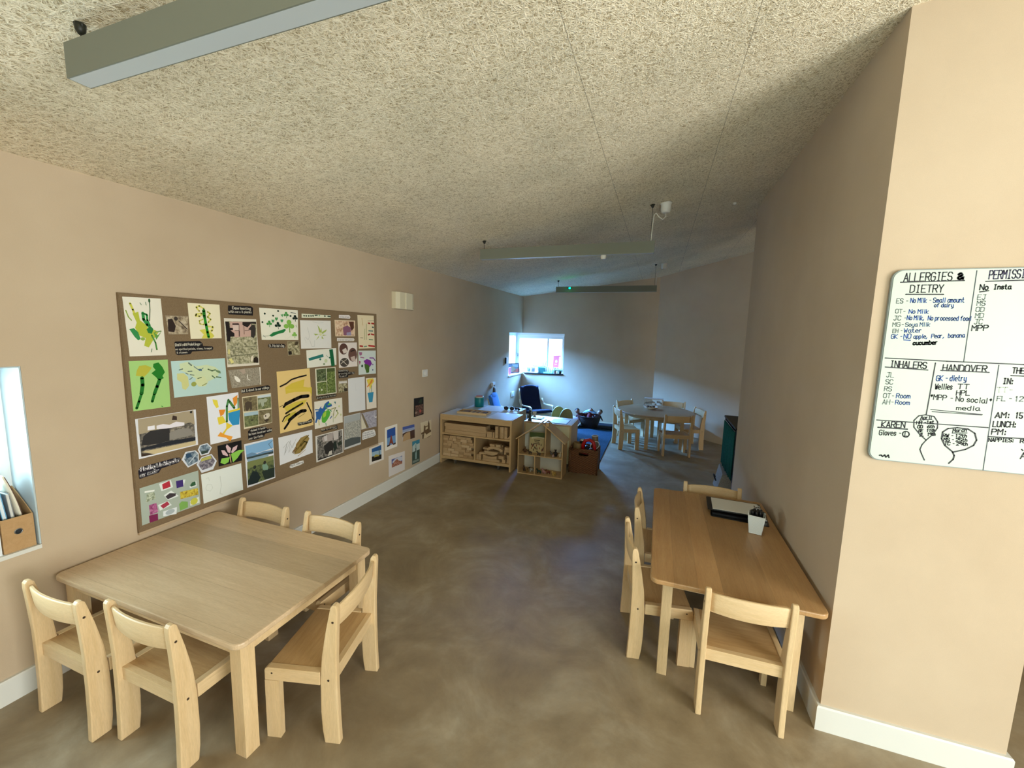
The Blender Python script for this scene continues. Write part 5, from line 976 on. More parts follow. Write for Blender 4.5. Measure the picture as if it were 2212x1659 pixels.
('drawing','drawing','nearly blank white sheet with faint pencil loops,bottom row of board','papers pinned on the brown board','#e3e8e2',[1655,782,1915,778,1919,589,1660,591],[('s','#c4c9c0',3,[1770,734,1774,670,1763,619,1780,607]),('s','#c8cdc4',2,[1678,687,1689,707,1714,696,1720,673,1704,657,1682,670,1678,687]),('s','#c8cdc4',2,[1682,744,1697,750,1703,727])]),
('painting','painting','white sheet with green and black clovers and a green feather','papers pinned on the brown board','#ebe8d6',[2105,1836,2428,1838,2424,1611,2114,1614],[('e','#20382a',2146,1798,8,7),('e','#20382a',2255,1822,8,7),('e','#20382a',2212,1787,8,7),('e','#20382a',2125,1737,7,7),('e','#20382a',2360,1792,9,7),('e','#3f9440',2178,1742,10,9),('e','#3f9440',2165,1727,10,9),('e','#3f9440',2189,1728,10,9),('s','#3f9440',4,[2177,1733,2179,1705]),('e','#0f2f20',2248,1733,11,11),('e','#0f2f20',2233,1716,12,10),('e','#0f2f20',2260,1717,12,10),('s','#0f2f20',4,[2247,1722,2250,1692]),('e','#4a9848',2321,1811,11,9),('e','#4a9848',2308,1796,10,9),('e','#4a9848',2333,1797,10,9),('s','#4a9848',4,[2320,1802,2323,1775]),('e','#12241e',2399,1791,12,10),('e','#12241e',2386,1775,11,9),('e','#12241e',2412,1776,11,9),('s','#12241e',5,[2399,1781,2402,1753]),('e','#86b94e',2343,1744,21,19),('e','#86b94e',2317,1714,21,17),('e','#86b94e',2366,1715,22,17),('s','#86b94e',8,[2342,1725,2347,1671]),('e','#86bb55',2388,1663,11,9),('e','#86bb55',2375,1649,11,9),('e','#86bb55',2400,1649,10,9),('s','#86bb55',4,[2388,1654,2390,1627]),('p','#4a9a58',[2197,1759,2207,1756,2217,1760,2217,1747,2206,1735,2196,1746]),('p','#4a9a58',[2226,1776,2236,1773,2247,1777,2247,1764,2235,1752,2224,1763]),('p','#4a9a58',[2271,1764,2281,1761,2292,1764,2292,1751,2280,1740,2269,1751]),('p','#5aa060',[2273,1801,2282,1798,2292,1804,2289,1781,2276,1791]),('s','#23302a',4,[2360,1817,2405,1814]),('p','#1f7c40',[2170,1644,2203,1667,2244,1677,2298,1693,2313,1688,2289,1665,2247,1658,2191,1636]),('s','#23402a',2,[2122,1639,2170,1643]),('s','#6a7f6a',2,[2123,1647,2141,1631]),('s','#6a7f6a',1,[2396,1723,2412,1707]),('s','#6a7f6a',2,[2402,1710,2407,1727]),('s','#c9c9b8',1,[2295,1628,2322,1623,2354,1642])]),
('caption_strip','caption','short dark caption in white handwriting,directly under the clover sheet','caption strips on the brown board','#1c1410',[2161,1579,2174,1584,2293,1584,2307,1572,2299,1555,2179,1555,2164,1562],[('t','#ece6d8',2.5,2169,1562,2293,1561,18,"St. Patrick's Day")]),
('photo_print','photo','small square photo below right corner of the clover sheet','papers pinned on the brown board','#b3a98c',[2323,1603,2428,1603,2436,1497,2325,1496],[('n',12,[2325,1602,2426,1601,2433,1500,2328,1498]),('p','#241c14',[2327,1526,2357,1529,2360,1503,2328,1501]),('p','#4a3e2c',[2397,1601,2426,1601,2421,1577,2387,1571])]),
('lettering_strip','strip','narrow white strip printed with dark green dots,above the lily drawing','papers pinned on the brown board','#dfe0c8',[2464,1815,2762,1818,2761,1795,2463,1783],[('e','#22402c',2486,1800,8,6),('e','#22402c',2507,1800,8,6),('e','#22402c',2531,1801,8,6),('e','#22402c',2554,1802,8,6),('e','#22402c',2574,1804,8,7),('e','#22402c',2597,1809,8,6),('e','#22402c',2613,1810,8,6),('e','#7fa884',2639,1809,8,6),('e','#22402c',2697,1808,9,6),('s','#22402c',9,[2729,1808,2757,1807])]),
('drawing','drawing','white sheet with one green star shaped flower and faint pencil lines','papers pinned on the brown board','#e2e0da',[2446,1764,2761,1772,2761,1541,2447,1544],[('p','#a8b85a',[2634,1671,2617,1733,2639,1707,2657,1672]),('p','#a8b85a',[2653,1672,2713,1699,2708,1684,2668,1660]),('p','#a8b85a',[2668,1654,2715,1651,2668,1645]),('p','#a8b85a',[2660,1645,2678,1618,2655,1624]),('p','#b4c068',[2629,1648,2594,1609,2625,1630]),('p','#a8b85a',[2630,1659,2574,1662,2592,1647]),('p','#b0bc60',[2646,1677,2655,1713,2661,1678]),('e','#d9d9a8',2646,1657,14,12),('s','#c2c2bc',3,[2514,1710,2520,1687,2533,1641,2517,1613,2490,1635]),('s','#c2c2bc',3,[2531,1613,2551,1560,2580,1560,2582,1607]),('s','#c8c8c2',3,[2567,1757,2626,1748,2680,1755]),('s','#c8c8c2',2,[2476,1635,2495,1590])]),
('collage','collage','white sheet with slanted teal bar and dark green upright stripe','papers pinned on the brown board','#e7e6d8',[2496,1530,2815,1540,2814,1395,2499,1389],[('p','#2c7a72',[2514,1466,2666,1495,2672,1470,2521,1445]),('p','#12623a',[2735,1529,2776,1532,2794,1390,2754,1384]),('e','#3a7a6a',2635,1452,11,9),('e','#2f6a50',2736,1461,8,7),('e','#c8d2a8',2695,1436,17,16),('e','#77906a',2674,1410,11,8),('s','#7f9a8a',4,[2701,1484,2720,1465])]),
('caption_strip','caption','small white caption,topmost caption at the right end of board','caption strips on the brown board','#e6dfdc',[2858,1827,2981,1832,2999,1815,2989,1799,2857,1799],[('t','#8a7f88',1.5,2865,1803,2985,1806,15,'Holiday at home')]),
('photo_print','photo','small photo of pink and blue painted hands,right end of board','papers pinned on the brown board','#e5cfae',[2805,1781,3056,1785,3052,1642,2811,1641],[('n',13,[2816,1773,3046,1776,3042,1649,2820,1647]),('p','#8a5a72',[2902,1719,2956,1740,3001,1715,2999,1650,2908,1652]),('p','#5a3626',[2975,1772,3040,1775,3038,1716,3009,1689]),('p','#9a93b2',[2945,1675,3000,1682,3003,1650,2944,1649])]),
('caption_strip','caption','thin white caption between the hands photo and the three circles photo','caption strips on the brown board','#e6dfd8',[2829,1627,3035,1624,3044,1612,3035,1599,2828,1600],[('t','#6a625c',1.5,2835,1605,3030,1604,14,'we have been making patterns')]),
('photo_print','photo','white sheet with three round brown and black photos','papers pinned on the brown board','#e3d9d2',[2842,1586,3075,1586,3076,1365,2843,1366],[('e','#5a3c34',2904,1531,52,50),('e','#6a4a40',3017,1475,57,63),('e','#4c443c',2911,1410,56,41),('p','#d9cbc0',[2886,1522,2931,1540,2953,1501,2903,1489]),('p','#c9b3a8',[2988,1453,3040,1464,3058,1410,3001,1420]),('s','#d0c6b8',6,[2874,1433,2944,1384]),('s','#d0c6b8',5,[2865,1401,2937,1436]),('s','#2a1c18',11,[2994,1506,3042,1518])]),
('caption_strip','caption','black three line caption beside top right corner of the plant photos','caption strips on the brown board','#17120f',[2832,1349,2948,1345,2965,1320,3036,1317,3037,1298,2955,1291,2950,1275,2839,1274],[('t','#e6e0d0',2,2838,1333,2947,1331,15,'Something'),('t','#e6e0d0',2,2837,1307,3030,1303,16,'growing all by'),('t','#e6e0d0',2,2839,1283,2937,1282,15,'itself')]),
('drawing','drawing','cream sheet with rows of red dots,top right corner of board','papers pinned on the brown board','#e6d7b4',[3089,1839,3318,1842,3327,1528,3100,1528],[('s','#c43c34',15,[3237,1768,3258,1766]),('s','#c43c34',15,[3285,1768,3317,1765]),('s','#c43c34',15,[3235,1658,3256,1664]),('s','#c43c34',15,[3277,1664,3314,1659]),('s','#c43c34',15,[3115,1553,3150,1549]),('s','#c43c34',17,[3237,1554,3319,1546]),('s','#6f8a80',12,[3241,1696,3299,1694]),('s','#6f8a80',13,[3294,1732,3310,1729]),('s','#7f9a72',10,[3244,1613,3297,1609]),('s','#c4a05a',5,[3147,1812,3160,1745]),('s','#8a9a5a',5,[3185,1712,3177,1610]),('s','#8a9a5a',5,[3211,1761,3202,1610]),('s','#7a6a52',5,[3122,1630,3157,1627]),('s','#8a8a7a',4,[3227,1788,3317,1795]),('s','#7fa08a',11,[3170,1545,3206,1548])]),
('painting','painting','pale mint sheet with purple flower above dark green leaf','papers pinned on the brown board','#cfd9d4',[3092,1510,3340,1504,3338,1276,3091,1284],[('p','#7b2a94',[3161,1411,3208,1426,3260,1413,3281,1377,3248,1347,3196,1361]),('s','#8e4aa0',11,[3250,1435,3303,1432,3330,1403]),('p','#4a6a2a',[3171,1383,3217,1373,3243,1358,3236,1295,3199,1292,3175,1348]),('e','#34523a',3140,1364,14,13),('p','#a2688a',[3099,1496,3143,1494,3138,1467,3108,1462]),('s','#a25a8a',8,[3117,1448,3167,1439]),('p','#a2506a',[3097,1415,3121,1407,3105,1373]),('e','#465a7a',3290,1316,9,8),('e','#8a6aa0',3291,1369,11,7)]),
('painting','painting','tall yellow painting of black curved strokes,middle of brown board','papers pinned on the brown board','#e9c983',[2220,1381,2522,1385,2542,917,2229,915],[('p','#d9bf45',[2287,1256,2348,1283,2469,1302,2455,1243,2529,1225,2532,1195,2419,1216,2291,1207]),('p','#dcc24c',[2286,1241,2537,1230,2534,1156,2516,1197,2345,1215]),('p','#d6c04a',[2269,1107,2378,1133,2485,1137,2452,1097,2338,1065,2285,1080]),('p','#c9b746',[2302,1052,2375,1061,2366,1028,2311,1014,2257,990]),('s','#1f1410',12,[2245,1268,2299,1285,2346,1311,2409,1323,2486,1332]),('s','#17120c',27,[2284,1129,2360,1151,2425,1167,2498,1164]),('s','#17120c',16,[2266,1110,2291,1128]),('s','#2a2412',15,[2284,1058,2346,1082,2399,1099,2441,1113]),('s','#17120c',27,[2310,1001,2373,1033,2427,1053,2466,1049]),('s','#17120c',18,[2267,945,2298,976,2328,1010]),('s','#2b2412',10,[2252,1003,2273,1033,2316,1047]),('s','#1d1512',11,[2482,1111,2510,1055,2528,1016]),('s','#1d1512',8,[2528,1016,2531,982,2542,960]),('s','#3a3220',4,[2232,1116,2263,1126]),('s','#7a6a2a',4,[2395,1007,2457,1028])]),
('caption_strip','caption','small black caption stuck on lower corner of the tall yellow painting','caption strips on the brown board','#15100e',[2385,965,2406,966,2476,960,2504,971,2524,970,2531,949,2515,939,2405,940,2386,946],[('t','#e8e0c8',2,2390,951,2523,949,16,'They ate a nest!')]),
('photo_print','photo','four green photos of plants in a block,right of the yellow painting','papers pinned on the brown board','#dcd9c4',[2578,1377,2802,1377,2807,1147,2583,1155],[('n',14,[2589,1370,2692,1372,2696,1267,2592,1267]),('n',15,[2700,1371,2793,1371,2797,1155,2701,1157]),('n',15,[2592,1261,2696,1261,2698,1157,2596,1160]),('e','#cdd0b0',2640,1196,10,9),('p','#4d5a30',[2700,1371,2793,1371,2794,1343,2701,1340])]),
('caption_strip','caption','dark caption in pale handwriting,directly under the four plant photos','caption strips on the brown board','#231e16',[2580,1146,2787,1145,2804,1137,2801,1120,2600,1119,2582,1129],[('t','#d8d2bc',1.8,2587,1127,2796,1126,14,'Quietly sitting by the trees')]),
('photo_print','photo','tiny field photo left of the plain white sheet','papers pinned on the brown board','#a49878',[2829,1254,2940,1249,2941,1146,2825,1145],[('n',12,[2832,1251,2938,1247,2939,1148,2828,1146]),('p','#d8d2cc',[2838,1246,2935,1243,2935,1223,2837,1227]),('p','#3a3022',[2893,1179,2938,1177,2939,1148,2900,1148])]),
('drawing','drawing','plain white sheet,blank,at right end of board','papers pinned on the brown board','#dedede',[2950,1261,3173,1261,3175,937,2951,948],[('s','#d2d2d0',3,[3042,1209,3050,1140])]),
('collage','collage','cream sheet with yellow daffodil in a blue pot,right edge of board','papers pinned on the brown board','#e7ddcc',[3189,1242,3339,1235,3340,931,3195,939],[('p','#3a8fb2',[3209,1097,3300,1097,3280,998,3231,1000]),('s','#5a8a40',8,[3272,1096,3270,1162]),('s','#8a9a40',5,[3243,1097,3241,1133]),('p','#e6cf4a',[3199,1225,3240,1235,3296,1232,3310,1200,3273,1171,3251,1127,3231,1166,3211,1196]),('p','#e08c38',[3200,1161,3239,1189,3268,1223,3289,1217,3281,1194,3238,1170,3210,1150])]),
('painting','painting','cream sheet with blue and green finger painted dragon shape','papers pinned on the brown board','#e6e0d0',[2558,1107,2871,1099,2872,875,2555,878],[('p','#2f64a4',[2570,1022,2595,1022,2617,1046,2647,1037,2669,1074,2712,1093,2722,1071,2744,1063,2751,1041,2689,1035,2667,1014,2634,979,2613,946,2588,955,2572,926,2559,933,2573,970]),('s','#2f64a4',9,[2566,1039,2606,1032,2627,1053]),('p','#58b03c',[2637,986,2662,1011,2709,1015,2730,991,2718,959,2685,924,2658,909,2632,922,2628,955]),('p','#6cbc50',[2695,1058,2722,1075,2743,1059,2716,1055]),('p','#a8cc48',[2645,993,2683,1011,2676,967,2649,956]),('s','#3fa060',8,[2674,1062,2678,1032,2720,1013,2741,997]),('s','#a9a476',9,[2731,1015,2792,1022,2769,996,2762,956]),('s','#8a9a5a',4,[2759,973,2757,898]),('s','#c9cf8a',11,[2802,987,2818,967,2777,932]),('p','#4a7a80',[2769,1076,2794,1074,2790,1052]),('s','#c9c05a',8,[2597,945,2601,904]),('s','#4fa07a',7,[2673,906,2675,885]),('e','#6a7a4a',2801,993,9,6),('e','#d0d49a',2831,1028,10,9),('e','#c6ca92',2849,948,9,10),('s','#3f70a8',9,[2723,938,2742,953])]),
('caption_strip','caption','black caption under the blue and green dragon painting','caption strips on the brown board','#17120f',[2615,854,2747,857,2803,864,2808,827,2790,825,2757,838,2629,840],[('t','#e6dfcc',2,2622,848,2797,845,15,'This is a dragon!'),('t','#e6dfcc',1.8,2768,832,2803,831,12,'roar')]),
('photo_print','photo','block of four animal photos with cream borders,middle of board','papers pinned on the brown board','#ddd2b4',[1948,1230,2166,1230,2165,1010,1949,1007],[('n',16,[1951,1223,2055,1223,2056,1120,1954,1130]),('p','#4f4336',[1965,1186,1986,1197,2014,1187,2015,1137,2002,1128,1998,1151,1985,1131,1968,1134,1965,1162]),('e','#6a5c48',1970,1205,10,10),('e','#6a5c48',2004,1205,10,9),('n',17,[2060,1223,2163,1224,2162,1123,2059,1124]),('p','#c9d4da',[2060,1223,2163,1224,2163,1205,2060,1206]),('p','#a9b09a',[2064,1197,2103,1194,2122,1200,2137,1186,2126,1171,2107,1168,2106,1145,2090,1139,2077,1178,2067,1154,2062,1180]),('n',17,[1954,1119,2058,1117,2056,1016,1954,1020]),('p','#a9c2cc',[1954,1119,2058,1117,2058,1090,1956,1096]),('p','#3f4a30',[2021,1094,2054,1092,2054,1085,2021,1089]),('e','#4a4a34',2010,1059,12,7),('n',16,[2062,1118,2163,1111,2161,1014,2059,1018]),('p','#d6cbb6',[2096,1077,2122,1087,2144,1086,2150,1067,2130,1048,2113,1042,2098,1056]),('e','#4a3c32',2114,1070,5,7),('p','#463a2e',[2098,1042,2126,1048,2142,1039,2119,1023])]),
('caption_strip','caption','black three line caption below the four animal photos','caption strips on the brown board','#141014',[1977,987,1995,1000,2055,999,2111,991,2123,973,2158,970,2162,953,2150,943,2105,941,2094,920,2038,916,1985,920,1975,931],[('t','#e8e2d4',2.5,1990,980,2115,979,14,'-Animal friends-'),('t','#e8e2d4',2.5,1980,956,2159,952,15,'We have loved our walks'),('t','#e8e2d4',2.5,1979,926,2092,925,15,'near the fields.')]),
('drawing','drawing','white sheet with brown and gold scribble,bottom middle of board','papers pinned on the brown board','#e4e4e6',[2211,887,2527,880,2525,687,2214,673],[('p','#9a8248',[2365,799,2411,840,2474,848,2496,813,2452,747,2396,716,2344,723]),('s','#6f5c26',10,[2380,758,2436,812,2488,841]),('s','#7a642c',8,[2353,735,2408,788,2455,822]),('s','#8a6a3c',7,[2336,733,2372,768,2328,742,2401,820]),('s','#5c4f22',12,[2408,774,2445,802,2472,788,2415,741]),('s','#b09a74',5,[2378,699,2451,732]),('s','#b8b8b4',3,[2253,741,2282,827,2262,753,2316,841,2295,751,2349,818]),('s','#b8b8b4',3,[2248,800,2299,838,2330,779,2367,843])]),
('caption_strip','caption','white wavy caption below the brown scribble sheet','caption strips on the brown board','#e8e6e2',[2298,633,2307,649,2375,647,2393,653,2429,648,2433,626,2401,621,2310,621],[('t','#4a463f',2.2,2306,631,2426,630,16,'Mark making')]),
('photo_print','photo','dark photo of a group outside a building,bottom row of board','papers pinned on the brown board','#dcd8d0',[2558,818,2873,813,2871,596,2560,593],[('n',18,[2577,809,2861,807,2860,603,2573,605]),('p','#b0a49e',[2626,790,2751,810,2748,737,2634,748]),('p','#cfc8c4',[2646,793,2682,801,2685,752,2655,755]),('p','#c8bfb8',[2751,810,2816,812,2814,738,2759,734]),('p','#2c2a28',[2643,714,2727,742,2758,701,2744,622,2660,636]),('p','#24302a',[2753,719,2786,723,2794,658,2755,627]),('p','#31392f',[2801,699,2846,713,2857,676,2811,671]),('p','#c7c1b4',[2702,649,2734,653,2733,608,2680,610]),('s','#1c1c1e',9,[2579,611,2743,609])]),
('photo_print','photo','tall grey photo of frosty grass,lower right of board','papers pinned on the brown board','#c9cac8',[2885,924,3105,922,3103,615,2883,616],[('n',19,[2890,919,3100,916,3098,634,2887,634]),('p','#a9adad',[2890,919,3100,916,3100,858,2889,856]),('p','#4f5656',[2890,702,2975,708,3100,688,3098,634,2887,634])]),
('photo_print','photo','lilac photo with a brown diagonal edge,right edge of board','papers pinned on the brown board','#a7a2ad',[3113,913,3339,909,3336,740,3112,754],[('n',20,[3136,911,3339,907,3336,742,3221,749]),('p','#d8d0b8',[3113,897,3186,756,3113,756]),('p','#7a6c50',[3116,910,3136,906,3221,754,3186,756]),('p','#e0dedf',[3302,867,3316,841,3338,846,3337,827,3308,837])]),
('caption_strip','caption','white caption with three printed lines,bottom right corner of board','caption strips on the brown board','#e4e2e0',[3128,718,3165,728,3299,718,3316,690,3323,654,3297,646,3156,650,3129,646,3123,663],[('t','#4a4a52',1.8,3131,704,3276,699,14,'in the cold frost'),('t','#4a4a52',1.8,3130,683,3298,677,14,'we saw sparkly leaves'),('t','#4a4a52',1.8,3133,661,3312,655,14,'on the way to nursery')]),
('photo_print','photo','white bordered photo of a slim column against blue sky,nearest to board corner','photos taped to the wall below the board','#e4ddd2',[3240,560,3464,548,3467,356,3241,361],[('p','#2a5a92',[3277,520,3427,523,3429,421,3279,440]),('p','#9ab8cc',[3279,484,3429,472,3429,421,3279,443]),('p','#1e1a14',[3277,438,3429,424,3428,374,3276,386]),('p','#a89a48',[3307,432,3332,447,3366,438,3391,426,3391,415,3315,422]),('p','#5a625c',[3386,500,3397,500,3399,429,3389,431])]),
('photo_print','photo','white bordered photo of red iron tower on blue sky','photos taped to the wall below the board','#ece6da',[3491,692,3706,692,3703,439,3491,441],[('p','#2b54a0',[3524,660,3670,665,3674,485,3523,482]),('p','#6f9ac8',[3524,568,3673,574,3674,485,3523,488]),('p','#84402e',[3555,485,3574,539,3590,587,3602,585,3616,535,3635,480,3615,482,3598,501,3578,500,3573,484]),('p','#2c1c14',[3523,493,3569,491,3573,478,3523,475]),('p','#2c1c14',[3624,485,3674,491,3673,470,3624,475])]),
('photo_print','photo','unbordered photo of a pale stone arch,right of the red tower photo','photos taped to the wall below the board','#c9c6c8',[3804,633,4039,619,4046,454,3802,466],[('p','#4a5ea4',[3804,633,4039,619,4042,580,3804,593]),('p','#9aa6c4',[3804,599,4042,586,4043,554,3946,566,3804,569]),('p','#4c342a',[3803,557,3872,563,3946,556,4044,557,4046,454,3956,460,3946,525,3872,541,3820,529,3803,514]),('p','#b9986c',[3820,535,3872,551,3951,549,3956,460,3802,466])]),
('photo_print','photo','sepia photo of a twin towered bridge,farthest right on wall','photos taped to the wall below the board','#d9c9a8',[4169,609,4420,603,4421,391,4204,401],[('p','#6a533c',[4181,479,4240,485,4246,557,4264,560,4283,543,4283,496,4338,504,4340,571,4356,609,4375,564,4382,475,4414,475,4414,447,4326,439,4313,429,4264,467,4252,449,4193,459]),('p','#6f5a42',[4283,543,4340,544,4340,531,4283,529]),('p','#6a5640',[4204,453,4252,449,4240,399,4210,400]),('s','#6a5640',7,[4326,392,4414,399])]),
('photo_print','photo','dark photo of red and white flowers,highest of the wall photos','photos taped to the wall below the board','#17120e',[4032,926,4240,918,4240,703,4030,705],[('n',21,[4057,837,4229,830,4234,718,4056,711]),('p','#2c3a24',[4124,859,4170,903,4205,892,4193,842]),('p','#b0564e',[4135,767,4181,772,4193,744,4158,731]),('e','#a08c7c',4073,749,22,13)]),
('photo_print','photo','large white sheet with small photo of a domed red building','photos taped to the wall below the board','#dcd6d4',[3548,370,3844,347,3842,129,3549,138],[('p','#5d66a4',[3598,318,3793,308,3795,234,3600,249]),('p','#c8ccd8',[3612,287,3660,309,3738,312,3793,296,3793,253,3621,261]),('n',22,[3602,261,3669,289,3698,298,3717,275,3793,240,3793,216,3601,225])]),
('photo_print','photo','narrow photo of a pale statue against teal sky,lowest right on wall','photos taped to the wall below the board','#5a6a68',[3994,419,4152,410,4151,136,3990,141],[('p','#3a88a4',[3994,419,4152,410,4151,347,3997,354]),('p','#bcccca',[3997,361,4066,388,4088,363,4151,367,4151,288,3996,290]),('p','#41564e',[3993,291,4151,288,4151,136,3990,141]),('p','#95b2b0',[4054,365,4077,386,4088,272,4085,188,4053,190,4056,281]),('p','#2c3430',[4056,326,4071,322,4071,270,4058,274]),('p','#84948c',[4003,185,4133,174,4133,151,3997,155])]),
]
